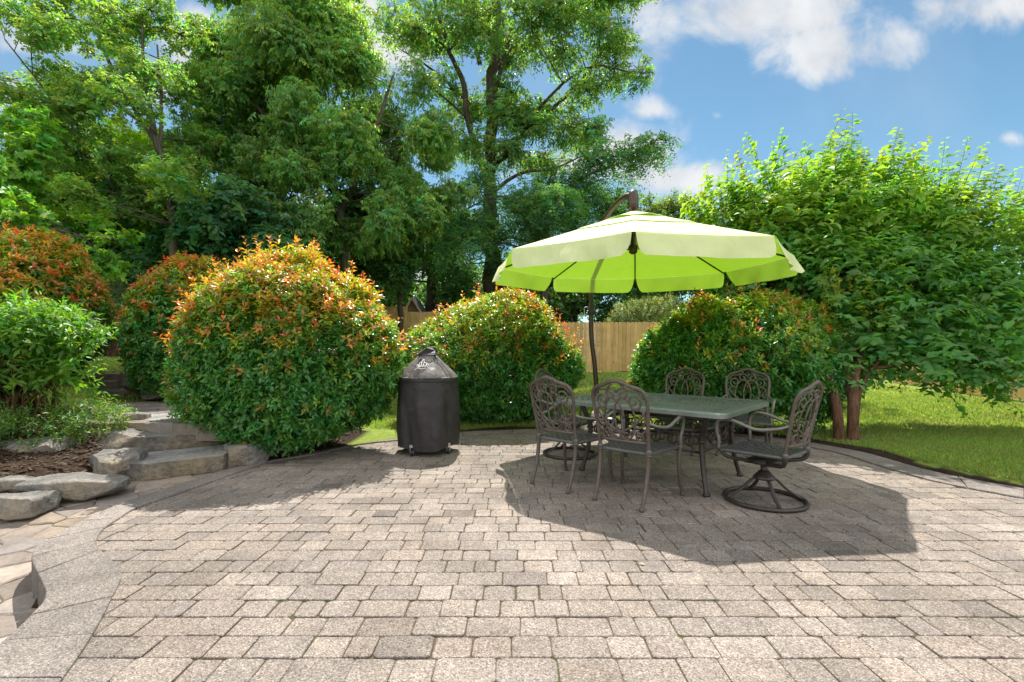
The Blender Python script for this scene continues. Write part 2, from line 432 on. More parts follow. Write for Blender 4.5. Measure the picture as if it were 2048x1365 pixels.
bp = [(x, y) for x, y in KOUT]; cxo = 0.6
bp = [((x - cxo) * .985 + cxo, (y - 3.2) * .985 + 3.2) for x, y in bp] + [(7.0, -0.8), (-2.9, -0.8)]
nb = len(mb.v); mb.v.extend([(x, y, -0.0075) for x, y in bp]); mb.f.append([nb + i for i in range(len(bp) - 1, -1, -1)]); pc.extend([(1, 1, 1)] * len(bp))
o = mb.build('patio', [M['paver'], M['joint']], cols=pc); tag(o, kind='structure')
o.data.polygons[len(mb.f) - 1].material_index = 1

# ---- kerb of long cap stones
def resample(line, step):
    L = [0]
    for a_, b_ in zip(line[:-1], line[1:]): L.append(L[-1] + math.dist(a_, b_))
    return np.array(L), np.array(line)
mb = MB(); pc = []
def at_len(line, Ls, u):
    return np.array([np.interp(u * Ls[-1], Ls, line[:, 0]), np.interp(u * Ls[-1], Ls, line[:, 1])])
# pair the two lines by hand-matched fractions so the cross joints stay square
PAIRS = [(0, 0), (1, 1), (2, 2), (3, 3), (4, 4), (6, 5), (7, 6), (8, 7), (9, 8), (10, 9), (11, 10), (12, 11), (13, 12), (14, 13), (16, 14), (17, 15), (18, 16), (19, 17), (20, 18), (21, 19), (22, 20), (23, 21), (24, 22), (25, 23), (26, 24), (28, 25), (29, 26), (30, 27), (31, 28)]
rngk = random.Random(11)
SI = np.array(spline([(x, y, 0) for x, y in KIN], 6))[:, :2]; SO = np.array(spline([(x, y, 0) for x, y in KOUT], 6))[:, :2]
def along(C_, i0, i1, t): q = (i0 + (i1 - i0) * t) * 6; k = min(int(q), len(C_) - 2); return C_[k] + (C_[k + 1] - C_[k]) * min(1, q - k)
run = 0.0
for (i0, o0), (i1, o1) in zip(PAIRS[:-1], PAIRS[1:]):
    i1 = min(i1, len(KIN) - 1); o1 = min(o1, len(KOUT) - 1)
    L = math.dist(along(SI, i0, i1, 0), along(SI, i0, i1, 1)); n = max(1, round(L / 0.42))
    for k in range(n):
        t0, t1 = k / n, (k + 1) / n; run += L / n
        g0 = 0.0
        if run > .36: g0 = .008 / max(L / n, .05) * (t1 - t0); run = 0.0
        ts = np.linspace(t0 + g0, t1, 5)
        k_ = rngk.gauss(1, .06); col = (0.215 * k_, 0.197 * k_, 0.186 * k_)
        poly = [tuple(along(SO, o0, o1, t_)) for t_ in ts] + [tuple(along(SI, i0, i1, t_)) for t_ in ts[::-1]]
        ar = sum(poly[q][0] * poly[(q + 1) % len(poly)][1] - poly[(q + 1) % len(poly)][0] * poly[q][1] for q in range(len(poly)))
        if ar < 0: poly = poly[::-1]
        stone(mb, pc, poly, -0.32, 0.016 + rngk.uniform(-.0012, .0012), col, 0.005)
o = mb.build('patio_kerb', M['kerb'], cols=pc); tag(o, kind='structure')

# ---- flagstone path: irregular slabs cut as Voronoi cells
def voronoi(pts, bounds):
    x0, x1, y0, y1 = bounds; cells = []
    for i, p in enumerate(pts):
        poly = [(x0, y0), (x1, y0), (x1, y1), (x0, y1)]
        for j, q in enumerate(pts):
            if i == j or math.dist(p, q) > 1.6: continue
            mx_, my_ = (p[0] + q[0]) / 2, (p[1] + q[1]) / 2; nx_, ny_ = q[0] - p[0], q[1] - p[1]
            new = []
            for k in range(len(poly)):
                a_, b_ = poly[k], poly[(k + 1) % len(poly)]
                da = (a_[0] - mx_) * nx_ + (a_[1] - my_) * ny_; db = (b_[0] - mx_) * nx_ + (b_[1] - my_) * ny_
                if da <= 0: new.append(a_)
                if da * db < 0:
                    t_ = da / (da - db); new.append((a_[0] + (b_[0] - a_[0]) * t_, a_[1] + (b_[1] - a_[1]) * t_))
            poly = new
            if not poly: break
        if len(poly) > 2: cells.append(poly)
    return cells

def path_z(x, y): return -0.19 + np.clip((y - 2.3) / 1.9, 0, 1) * 0.165
def flag_sheet(name, bounds, zf, seed, size, keep, thick=0.3):
    rg = random.Random(seed); pts = []; x0, x1, y0, y1 = bounds
    ny_ = int((y1 - y0) / size); nx_ = int((x1 - x0) / (size * 1.35))
    for j in range(ny_):
        for i in range(nx_):
            pts.append((x0 + (i + .5 + .5 * (j % 2) + rg.uniform(-.38, .38)) * size * 1.35, y0 + (j + .5 + rg.uniform(-.38, .38)) * size))
    mb = MB(); pc = []
    for poly in voronoi(pts, bounds):
        cx = sum(p[0] for p in poly) / len(poly); cy = sum(p[1] for p in poly) / len(poly)
        if not keep(cx, cy): continue
        poly = [(cx + (x - cx) * .99, cy + (y - cy) * .99) for x, y in poly]
        p2 = []
        for k in range(len(poly)):                       # wavy edges
            a_, b_ = poly[k], poly[(k + 1) % len(poly)]
            p2.append(a_)
            if math.dist(a_, b_) > .12: p2.append(((a_[0] + b_[0]) / 2 + rg.uniform(-.008, .008), (a_[1] + b_[1]) / 2 + rg.uniform(-.008, .008)))
        k_ = rg.gauss(1, .14); w_ = rg.random()
        col = (0.25 * k_, (0.20 + .025 * w_) * k_, (0.15 + .06 * w_) * k_)
        n0 = len(mb.v); stone(mb, pc, p2, -thick, rg.uniform(-.006, .006), col, 0.012)
        for q in range(n0, len(mb.v)):
            x, y, z = mb.v[q]; mb.v[q] = (x, y, z + float(zf(x, y)))
    o = mb.build(name, M['flag'], cols=pc); return tag(o, kind='structure')
flag_sheet('path', (-9.0, -1.6, 0.6, 4.9), path_z, 5, 0.19, lambda x, y: (not bool(inside(PATIO, np.array([x]), np.array([y]))[0]) or dist_line(KOUT, np.array([x]), np.array([y]))[0] < .3) and ((x + 3.75) * -0.72 + (y - 4.05) * 0.69) < 0.5)
flag_sheet('landing', (-7.4, -3.2, 5.2, 8.2), lambda x, y: 0.40, 6, 0.34, lambda x, y: abs((x + 5.2) * .78 + (y - 6.7) * .63) < .75, 0.2)
flag_sheet('upper_path', (-13, -6.2, 8.2, 9.9), lambda x, y: 0.80 + 0 * x, 8, 0.36, lambda x, y: True, 0.25)
# sandy bed under the path
mb = MB(); mb.add([(-9.5, 0.4, -0.235), (-1.5, 0.4, -0.235), (-1.5, 2.3, -0.235), (-9.5, 2.3, -0.235), (-1.5, 4.4, -0.055), (-9.5, 4.4, -0.055)], [(0, 1, 2, 3), (3, 2, 4, 5)])
tag(mb.build('path_bed', M['joint']), kind='structure')

# ---- boulders and step slabs
def rock_mesh(name, size, seed, mat, slab=False):
    rg = random.Random(seed); n = 28
    V = []; Fc = []; idx = {}
    def vid(p):
        k = tuple(round(c, 5) for c in p)
        if k not in idx: idx[k] = len(V); V.append(Vector(p))
        return idx[k]
    for ax in range(3):
        for sg in (-1, 1):
            for i in range(n):
                for j in range(n):
                    q = []
                    for di, dj in ((0, 0), (1, 0), (1, 1), (0, 1)):
                        u = (i + di) / n * 2 - 1; w = (j + dj) / n * 2 - 1
                        p = [0, 0, 0]; p[ax] = sg; p[(ax + 1) % 3] = u; p[(ax + 2) % 3] = w; q.append(vid(p))
                    Fc.append(q if sg > 0 else q[::-1])
    ex = 40 if slab else 8.0
    planes = []
    for k in range(4 if slab else 8):
        d = Vector((rg.gauss(0, 1), rg.gauss(0, 1), rg.gauss(0, .6 if not slab else .0))).normalized()
        planes.append((d, rg.uniform(.93, 1.15) if slab else rg.uniform(.84, 1.05)))
    off = Vector((rg.uniform(0, 50), rg.uniform(0, 50), rg.uniform(0, 50)))
    sz = Vector([s / 2 for s in size])
    for v in V:
        l = (abs(v.x) ** ex + abs(v.y) ** ex + abs(v.z) ** ex) ** (1 / ex); p = v / l
        for d, h in planes:
            e = p.dot(d) - h
            if e > 0: p = p - d * e
        w = Vector((p.x * sz.x, p.y * sz.y, p.z * sz.z))
        nrm = Vector((p.x / sz.x, p.y / sz.y, p.z / sz.z)).normalized()
        am = min(size) * .5
        w += nrm * am * (.35 if slab and nrm.z > .7 else 1) * ((.09 if slab else .20) * mnoise.noise(w * 3.6 + off) + .09 * mnoise.noise(w * 9 + off) + .06 * mnoise.noise(w * 22 + off) + .035 * mnoise.noise(w * 48 + off))
        v.xyz = w
    me = bpy.data.meshes.new(name); me.from_pydata([tuple(v) for v in V], [], Fc); me.update()
    me.materials.append(mat); me.shade_smooth()
    try: me.set_sharp_from_angle(angle=R(38))
    except Exception: pass
    return me
def rock(name, label, cat, px, py, zb, size, rz, seed, mat='rock', tilt=0, group='boulders edging the steps and the planting bed'):
    """px,py: photo pixel of the middle of the foot; size = width, depth, height"""
    x, y, z = G(px, py, zb)
    o = link(bpy.data.objects.new(name, rock_mesh(name, size, seed, M[mat], name == 'stone_step')))
    o.location = (x, y + size[1] * .42, zb + size[2] / 2 - .02); o.rotation_euler = (tilt, R(seed % 5 - 2) * .8, rz)
    return tag(o, label, cat, group)
rock('boulder', 'low grey boulder cut by the left edge of the picture beside the path', 'boulder', 8, 1035, -.04, (.36, .32, .16), .1, 3)
rock('boulder', 'long low grey boulder lying lengthwise between the mulch bed and the path', 'boulder', 125, 1003, -.03, (.72, .34, .19), .28, 8)
rock('boulder', 'wedge shaped tan boulder against the left end of the lowest step', 'boulder', 196, 968, -.02, (.40, .5, .27), .3, 16)
rock('boulder', 'small block of grey stone in the bed left of the big flat boulder', 'boulder', 138, 914, .13, (.36, .28, .14), .2, 21)
rock('boulder', 'large flat topped boulder at the left end of the middle step', 'boulder', 218, 910, .12, (.60, .5, .25), .22, 26)
rock('boulder', 'rounded pale boulder at the left end of the third step', 'boulder', 232, 868, .26, (.42, .42, .25), .5, 31)
rock('boulder', 'dark grey boulder tucked under the big red tipped shrub right of the lowest step', 'boulder', 476, 936, -.01, (.42, .42, .25), -.4, 36)
rock('boulder', 'leaning grey boulder beside the upper steps under the trees', 'boulder', 268, 786, .52, (.62, .5, .3), -.3, 41)
rock('boulder', 'shaded long boulder right of the leaning one on the upper landing', 'boulder', 318, 797, .45, (.66, .4, .24), .1, 46)
rock('boulder', 'half buried stone at the far left rim of the mulch bed', 'boulder', 30, 925, .16, (.6, .4, .2), .15, 51)
rock('boulder', 'small pale stone lying in the dark mulch at the left edge of the picture', 'boulder', 8, 985, .05, (.3, .22, .12), .3, 56)

def slab(label, p0, p1, zb, h, depth, seed):
    a, b = np.array(G(*p0, zb)), np.array(G(*p1, zb)); d = b - a; L = np.linalg.norm(d); d /= L
    back = np.array([-d[1], d[0], 0]); c = (a + b) / 2 + back * depth / 2
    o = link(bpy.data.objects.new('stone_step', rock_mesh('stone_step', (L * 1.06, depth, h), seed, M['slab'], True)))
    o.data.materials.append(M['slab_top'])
    for f_ in o.data.polygons: f_.material_index = 1 if f_.normal.z > .6 else 0  # upward faces take the paler stone, standing for sunlit treads
    o.location = (c[0], c[1], zb + h / 2 - .01); o.rotation_euler = (0, 0, math.atan2(d[1], d[0]))
    tag(o, label, 'stone step', 'natural stone steps climbing on the left')
slab('lowest and widest stone step with a tan face', (236, 968), (470, 938), -.02, .17, .62, 5)
slab('second stone step from the patio, sunlit on top', (272, 907), (500, 884), .13, .155, .60, 12)
slab('third stone step from the patio in half shade', (255, 872), (450, 856), .265, .155, .75, 19)
slab('shaded step above the landing, fourth from the patio', (150, 803), (330, 796), .40, .15, .6, 23)
slab('topmost small step below the lawn path', (120, 783), (262, 777), .54, .15, .8, 29)

# ---- bark chips on the bed
rg = np.random.default_rng(4)
N = 9000; cx = rg.uniform(-7.5, -2.2, N); cy = rg.uniform(3.3, 7.2, N)
s = (cx + 3.75) * -0.72 + (cy - 4.05) * 0.69
ok = ((s > .03) & (s < 2.4)) & ~inside(PATIO, cx, cy); cx, cy = cx[ok], cy[ok]; N = len(cx)
ang = rg.uniform(0, PI, N); L = rg.uniform(.012, .035, N); W = rg.uniform(.005, .012, N); hz = ground_h(cx, cy) + .012
d1 = np.stack([np.cos(ang) * L, np.sin(ang) * L, rg.normal(0, .006, N)], 1); d2 = np.stack([-np.sin(ang) * W, np.cos(ang) * W, rg.normal(0, .004, N)], 1)
c0 = np.stack([cx, cy, hz + rg.uniform(0, .01, N)], 1); up = np.array([0, 0, .006])
V = np.stack([c0 - d1 - d2, c0 + d1 - d2, c0 + d1 + d2, c0 - d1 + d2, c0 - d1 * .8 + up, c0 + d1 * .8 + up], 1).reshape(-1, 3)
b_ = np.arange(N)[:, None] * 6
T = np.concatenate([b_ + np.array(q) for q in ((0, 1, 5), (0, 5, 4), (1, 2, 5), (2, 3, 4), (2, 4, 5), (3, 0, 4))])
k = rg.uniform(.4, 1.5, N)[:, None] * np.array([.085, .055, .036])
tag(np_mesh('mulch', V, T, M['grass'], cols=np.repeat(k, 6, 0)), kind='stuff')

# ---- fences
def fence(name, label, line, hgt, mat, bw=.14, seed=1, panel=2.4, zoff=0.03, dog=True):
    rg = random.Random(seed); root = thing(name, label, 'fence', (*line[0], 0))
    ox, oy = line[0]
    for (x0, y0), (x1, y1) in zip(line[:-1], line[1:]):
        L = math.dist((x0, y0), (x1, y1)); dx, dy = (x1 - x0) / L, (y1 - y0) / L; a = math.atan2(dy, dx)
        npan = max(1, round(L / panel)); pl = L / npan
        for k in range(npan):
            s0 = k * pl; xm, ym = x0 + dx * (s0 + pl / 2), y0 + dy * (s0 + pl / 2); zb = float(ground_h(xm, ym)) + zoff
            mb = MB(); pc = []; nb = int(pl / bw); w = pl / nb
            for b in range(nb):
                u = s0 + (b + .5) * w; n0 = len(mb.v); hh = hgt + rg.uniform(-.006, .006)
                cx_, cy_ = x0 + dx * u - ox, y0 + dy * u - oy
                poly = [(-w / 2 + .003, 0), (w / 2 - .003, 0), (w / 2 - .003, hh - .035), (w / 2 - .03, hh), (-w / 2 + .03, hh), (-w / 2 + .003, hh - .035)] if dog else [(-w / 2 + .004, 0), (w / 2 - .004, 0), (w / 2 - .004, hh), (-w / 2 + .004, hh)]
                nn = len(poly); yo = rg.uniform(-.003, .003); pts = []
                for yy in (-.01 + yo, .01 + yo):
                    for u_, z_ in poly: pts.append((cx_ + u_ * dx - yy * dy, cy_ + u_ * dy + yy * dx, zb + z_))
                mb.add(pts, [tuple(range(nn)), tuple(range(2 * nn - 1, nn - 1, -1))] + [((i + 1) % nn, i, nn + i, nn + (i + 1) % nn) for i in range(nn)])
                t_ = rg.gauss(1, .09); pc.extend([(t_, t_ * rg.uniform(.94, 1.04), t_ * rg.uniform(.86, 1.05))] * (len(mb.v) - n0))
            for zr in (.25, hgt * .52, hgt - .25):
                n0 = len(mb.v); mb.box((xm + dy * -.035 - ox, ym + dx * .035 - oy, zb + zr), (pl, .04, .09), a); pc.extend([(.9, .9, .9)] * (len(mb.v) - n0))
            mb.build('board_panel', M[mat], root, cols=pc)
            mp = MB(); mp.box((x0 + dx * s0 - dy * .06 - ox, y0 + dy * s0 + dx * .06 - oy, zb + hgt / 2 - .1), (.1, .1, hgt + .1), a); mp.build('post', M[mat], root, cols=[(.85, .85, .85)] * len(mp.v))
    return root
fence('wooden_fence', 'new yellow pine board fence across the back of the lawn behind the umbrella pole', [(-6.5, 18.1), (3.4, 17.4), (10.8, 17.2)], 1.83, 'fence', seed=2)
fence('wooden_fence', 'sunlit pine board fence along the right side behind the broad leaved tree', [(10.9, 17.1), (11.1, 13.5), (10.6, 9.6), (10.4, 5.0)], 1.83, 'fence', seed=5)
fence('wooden_fence', 'old dark grey board fence in deep shade on the far left', [(-19.0, 14.6), (-8.5, 15.6)], 1.35, 'old_fence', seed=8, bw=.12, dog=False)

# ---- playhouse gable above the fence and a house far behind on the right
def gable_house(name, label, cat, c, w, d, wall, rise, mw, mr, mt, rz=0, win=None):
    root = thing(name, label, cat, c, rz)
    mb = MB(); v = [(-w / 2, -d / 2, 0), (w / 2, -d / 2, 0), (w / 2, -d / 2, wall), (0, -d / 2, wall + rise), (-w / 2, -d / 2, wall)]
    v += [(x, d / 2, z) for x, _, z in v]
    mb.add(v, [(0, 1, 2, 3, 4), (9, 8, 7, 6, 5), (1, 0, 5, 6), (2, 1, 6, 7), (0, 4, 9, 5)]); mb.build('wall', mw, root)
    e = .18 * w / 2; mb = MB(); th = .06
    for s in (-1, 1):
        ex, ez = s * (w / 2 + e), wall - e * rise / (w / 2)
        p = [(0, wall + rise + .02), (ex, ez + .02), (ex, ez + .02 + th), (0, wall + rise + .02 + th)]
        vv = [(x, y, z) for y in (-d / 2 - .2, d / 2 + .2) for x, z in p]
        mb.add(vv, [(0, 1, 2, 3), (7, 6, 5, 4)] + [((i + 1) % 4, i, 4 + i, 4 + (i + 1) % 4) for i in range(4)])
    mb.build('roof', mr, root)
    mb = MB()
    for s in (-1, 1):
        mb.tube([(0, -d / 2 - .22, wall + rise - .04), (s * (w / 2 + e), -d / 2 - .22, wall - e * rise / (w / 2) - .04)], .055 * w / 1.8, 4)
    mb.build('gable_trim', mt, root)
    for (wx, wz, ww, wh) in win or []:
        f_ = MB()
        for bx, bz, bw_, bh in ((0, wh / 2, ww + .08, .06), (0, -wh / 2, ww + .08, .06), (-ww / 2, 0, .06, wh), (ww / 2, 0, .06, wh), (0, 0, .03, wh), (0, 0, ww, .03)):
            f_.box((wx + bx, -d / 2 - .03, wz + bz), (bw_, .05, bh))
        fr = f_.build('window', mt, root); g_ = MB(); g_.box((wx, -d / 2 - .012, wz), (ww, .02, wh)); g_.build('pane', M['glass'], fr)
    return root
px_ = P(833, 640, 21.0)
gable_house('playhouse', 'small tan gabled playhouse peeking over the fence between the two round shrubs', 'playhouse', (px_[0], 21.0, .3), 1.75, 2.0, 1.75, 1.42, M['siding'], M['roof'], M['trim'], 0.05, [(0.02, 2.32, .26, .4)])
gable_house('house', 'pale blue grey house far off, glimpsed through the broad leaved tree', 'house', (24.5, 33, .3), 9, 8, 3.4, 2.6, M['pale_wall'], M['roof'], M['trim'], -.5, [(-2.2, 1.9, 1.0, 1.3), (2.2, 1.9, 1.0, 1.3)])
# =================================================================== FURNITURE
# ---- cantilever umbrella
UC = np.array([1.49, 5.72]); UR = 1.725; UZ = 2.285; UAP = 2.915
umb = thing('cantilever_umbrella', 'large lime green cantilever umbrella shading the dining set', 'umbrella', (UC[0], UC[1], 0))
vang = [R(-105 + 45 * k) for k in range(8)]
def uv(k, r=UR): a = vang[k % 8]; return np.array([r * math.cos(a), r * math.sin(a)])
def roof_z(t): return UAP + (UZ - UAP) * (t ** 0.93)
mb = MB()
NS, NT_ = 10, 12
for k in range(8):
    a, b = uv(k), uv(k + 1); base = len(mb.v)
    for i in range(NT_ + 1):
        t_ = .05 + .95 * i / NT_
        for j in range(NS + 1):
            u = j / NS; p = (a * (1 - u) + b * u) * t_; sag = .012 * t_ * 4 * u * (1 - u)
            p = p * (1 - .010 * 4 * u * (1 - u) * t_)
            mb.v.append((p[0], p[1], roof_z(t_) - sag))
    for i in range(NT_):
        for j in range(NS):
            q = base + i * (NS + 1) + j; mb.f.append([q, q + NS + 1, q + NS + 2, q + 1])
canopy = mb.build('canopy', M['canopy'], umb, smooth=True)
# overlapping upper tiers with free edges
def tier(name, rmax, lift, wave, parent):
    mb = MB()
    for k in range(8):
        a, b = uv(k), uv(k + 1); base = len(mb.v); nt = 5; ns = 16
        for i in range(nt + 1):
            t_ = .04 + (rmax - .04) * i / nt
            for j in range(ns + 1):
                u = j / ns; p = (a * (1 - u) + b * u) * t_; e = (i / nt) ** 2
                p = p * (1 - .010 * 4 * u * (1 - u) * t_)
                z = roof_z(t_) - .012 * t_ * 4 * u * (1 - u) + lift * (.35 + .65 * i / nt) + e * wave * math.sin(PI * u) ** 2
                mb.v.append((p[0], p[1], z))
        for i in range(nt):
            for j in range(ns):
                q = base + i * (ns + 1) + j; mb.f.append([q, q + ns + 1, q + ns + 2, q + 1])
    return mb.build(name, M['canopy'], parent, smooth=True)
tier('upper_panel', .50, .010, .0, canopy)
tier('vent_flap', .25, .016, .020, canopy)
rgu = random.Random(5)
for k in range(8):
    a, b = uv(k), uv(k + 1); mb = MB(); nu, nv = 22, 8; out = (a + b); out = out / np.linalg.norm(out); tn = (b - a) / np.linalg.norm(b - a)
    ph = rgu.uniform(0, 6)
    for j in range(nv + 1):
        w = j / nv
        for i in range(nu + 1):
            u = i / nu; uu = .012 + .976 * u; inset = .035 * w ** 3 * (1 if u < .5 else -1) * (abs(2 * u - 1) ** 14)
            p = (a * (1 - uu) + b * uu) * (1 - .010 * 4 * uu * (1 - uu)) + tn * inset
            fl = .075 * w + .024 * w * math.sin(u * 8 + ph + 1.5 * w) + .014 * w * math.sin(u * 19 + ph * 2 - 2 * w)
            p = p + out * (fl + .004)
            drop = (.21 - .022 * abs(2 * u - 1) ** 24) * w
            mb.v.append((p[0], p[1], UZ - .012 * 4 * uu * (1 - uu) + .004 - drop))
    for j in range(nv):
        for i in range(nu):
            q = j * (nu + 1) + i; mb.f.append([q, q + nu + 1, q + nu + 2, q + 1])
    mb.build('valance', M['canopy'], canopy, smooth=True)
for k in range(8):
    a = uv(k); mb = MB(); pts = [(a[0] * t_, a[1] * t_, roof_z(t_) - .03 - .02 * (1 - t_)) for t_ in np.linspace(.03, .985, 7)]
    mb.tube(pts, .011, 6); rb = mb.build('rib', M['bronze_dark'], umb, smooth=True)
    m2 = MB(); m2.tube([(a[0] * .05, a[1] * .05, UAP - .46), (a[0] * .52, a[1] * .52, roof_z(.52) - .045)], .009, 6); m2.build('strut', M['bronze_dark'], rb, smooth=True)
mb = MB(); mb.lathe([(.02, -.52), (.05, -.5), (.055, -.42), (.03, -.40), (.022, -.02), (.05, .0), (.06, .05), (.075, .055)], (0, 0, UAP), 20)
mb.build('hub', M['pole'], umb, smooth=True)
mb = MB(); mb.lathe([(.05, .0), (.062, .02), (.066, .10), (.064, .17), (.052, .215), (.025, .235), (.004, .238)], (0, 0, UAP + .03), 20)
mb.build('finial_cap', M['pole'], umb, smooth=True)
# arm from the curved pole, over the canopy, to the hub
PB = np.array([1.345 - UC[0], 7.35 - UC[1]]); PT = np.array([1.27 - UC[0], 7.35 - UC[1]])
poleline = spline([(PB[0], PB[1], .06), (PB[0] - .005, PB[1], .5), (PB[0] - .035, PB[1], .95), (PT[0] - .015, PT[1], 1.45), (PT[0] - .02, PT[1], 2.1), (PT[0] - .02, PT[1], 2.55), (PT[0] - .02, PT[1] - .06, 2.85)], 8)
mb = MB(); mb.tube(poleline, .036, 14); mb.build('pole', M['pole'], umb, smooth=True)
armline = spline([(PT[0] - .02, PT[1] - .05, 2.84), (PT[0] - .01, PT[1] - .3, 2.93), (PT[0] + .02, PT[1] - .75, 3.03), (-.13, .55, 3.13), (-.06, .22, 3.165), (0, .02, 3.12)], 8)
mb = MB(); mb.tube(armline, [.036] * (len(armline) - 10) + list(np.linspace(.036, .045, 10)), 14); mb.build('arm', M['pole'], umb, smooth=True)
mb = MB(); mb.lathe([(.045, -.09), (.05, -.08), (.05, .08), (.042, .09)], (PT[0] - .018, PT[1], 1.86), 16); mb.build('crank_housing', M['pole'], umb, smooth=True)
mb = MB(); c0 = np.array((PT[0] - .018, PT[1], 1.86)); mb.tube([c0 + (-.04, -.02, .03), c0 + (-.10, -.03, .03), c0 + (-.115, -.03, .0), c0 + (-.105, -.03, -.09), c0 + (-.115, -.03, -.105), c0 + (-.18, -.03, -.10)], .009, 8); mb.build('crank_handle', M['steel'], umb, smooth=True)
mb = MB()
mb.box((PB[0] - .02, PB[1] - .05, .075), (.62, .62, .13), .2, .93); mb.lathe([(.1, .13), (.085, .22), (.05, .28), (.045, .40)], (PB[0], PB[1], 0), 16)
mb.build('base', M['white_plastic'], umb, bevel=.02)

# ---- dining table
TA = R(137); LD = np.array([math.cos(TA), math.sin(TA)]); SD = np.array([math.sin(TA), -math.cos(TA)])     # long and short direction
TC = np.array([1.455, 4.60]); TL, TW, TZ = 1.68, 1.30, .73
tab = thing('dining_table', 'grey green cast metal dining table under the umbrella', 'table', (TC[0], TC[1], 0), TA)
# local x = long direction, local y = across
def rrect(hx, hy, r_, n=6):
    out = []
    for sx, sy, a0 in ((1, -1, -90), (1, 1, 0), (-1, 1, 90), (-1, -1, 180)):
        for k in range(n + 1):
            a = R(a0 + 90 * k / n); out.append((sx * (hx - r_) + r_ * math.cos(a), sy * (hy - r_) + r_ * math.sin(a)))
    return out
top = MB()
o1 = rrect(TL / 2, TW / 2, .10); o2 = rrect(TL / 2 - .012, TW / 2 - .012, .09); i1 = rrect(TL / 2 - .10, TW / 2 - .10, .03)
n = len(o1); lv = [(o1, TZ - .045), (o1, TZ - .014), (o2, TZ - .002), (i1, TZ), (i1, TZ - .02)]
b0 = len(top.v)
for q, z in lv: top.v.extend([(x, y, z) for x, y in q])
for i in range(len(lv) - 1):
    for k in range(n):
        k2 = (k + 1) % n; top.f.append([b0 + i * n + k, b0 + i * n + k2, b0 + (i + 1) * n + k2, b0 + (i + 1) * n + k])
HX, HY = TL / 2 - .095, TW / 2 - .095
def clipq(q): return all(abs(p[0]) <= HX and abs(p[1]) <= HY for p in q)
def plate(q, z, th=.012):
    v = [(x, y, z) for x, y in q] + [(x, y, z - th) for x, y in q]; m = len(q)
    top.add(v, [tuple(range(m)), tuple(range(2 * m - 1, m - 1, -1))] + [((i + 1) % m, i, m + i, m + (i + 1) % m) for i in range(m)])
# fan pattern of curved bars: rings round the centre, then arcs marching to both ends
for k in range(16):
    r0 = .05 + k * .060
    for sgn in ((0,) if r0 < .30 else (-1, 1)):
        m = max(18, int(2 * PI * r0 / .05))
        for j in range(m):
            a0, a1 = 2 * PI * j / m, 2 * PI * (j + 1) / m
            q = [((r0 + dr) * math.cos(a), (r0 + dr) * math.sin(a)) for dr, a in ((0, a0), (.032, a0), (.032, a1), (0, a1))]
            if sgn and (math.cos((a0 + a1) / 2) * sgn < 0): continue
            if clipq(q): plate(q, TZ - .003)
            if j % 2 == k % 2:
                am = a0; dw = .010 / max(r0, .05)
                q = [((r0 + dr) * math.cos(a), (r0 + dr) * math.sin(a)) for dr, a in ((.02, am - dw), (.064, am - dw), (.064, am + dw), (.02, am + dw))]
                if clipq(q): plate(q, TZ - .0045)
top.build('tabletop', M['tabletop'], tab, smooth=False)
for sx in (-1, 1):
    for sy in (-1, 1):
        mb = MB(); x0, y0 = sx * (TL / 2 - .26), sy * (TW / 2 - .26)
        pts = spline([(x0 + sx * .05, y0 + sy * .05, TZ - .03), (x0 + sx * .02, y0 + sy * .02, .60), (x0 - sx * .02, y0 - sy * .02, .46), (x0 - sx * .01, y0 - sy * .01, .28), (x0 + sx * .015, y0 + sy * .015, .12), (x0 + sx * .04, y0 + sy * .04, .012)], 6)
        mb.tube(pts, list(np.interp(np.linspace(0, 1, len(pts)), [0, .3, .6, .92, 1], [.026, .027, .023, .019, .024])), 10)
        mb.lathe([(.026, 0), (.032, .006), (.03, .025), (.018, .035)], (x0 + sx * .04, y0 + sy * .04, .0), 12)
        mb.lathe([(.03, -.012), (.038, 0), (.03, .012)], (x0 - sx * .02, y0 - sy * .02, .44), 12)
        mb.build('leg', M['bronze_dark'], tab, smooth=True)
def spiral(c, r0, turns, a0, dir_=1, n=22, r1=.004):
    return [(c[0] + (r0 + (r1 - r0) * t_) * math.cos(a0 + dir_ * turns * 2 * PI * t_), c[1] + (r0 + (r1 - r0) * t_) * math.sin(a0 + dir_ * turns * 2 * PI * t_)) for t_ in np.linspace(0, 1, n)]
mb = MB()
lx, ly = TL / 2 - .30, TW / 2 - .30
def side(p0, p1):
    p0, p1 = np.array(p0), np.array(p1); L = np.linalg.norm(p1 - p0); d = (p1 - p0) / L; nn = np.array([-d[1], d[0]])
    pp = lambda u, z: (p0[0] + d[0] * u, p0[1] + d[1] * u, z)
    for z, th in ((.52, .02), (.34, .013)):
        mb.tube([pp(0, z), pp(L, z)], th, 6, flat=.5, ref=(nn[0], nn[1], 0))
    m = max(2, round(L / .16)); w = L / m
    for i in range(m):
        c = ((i + .5) * w, .43)
        for s_, a0 in ((1, PI * .5), (1, -PI * .5)):
            mb.tube([pp(u, z) for u, z in spiral((c[0] + (.03 if a0 > 0 else -.03), c[1]), .065, 1.15, a0, 1, 18, .014)], .0085, 5)
for a_, b_ in (((-lx, -ly), (lx, -ly)), ((-lx, ly), (lx, ly)), ((-lx, -ly), (-lx, ly)), ((lx, -ly), (lx, ly))): side(a_, b_)
mb.build('scroll_apron', M['bronze_dark'], tab, smooth=True)

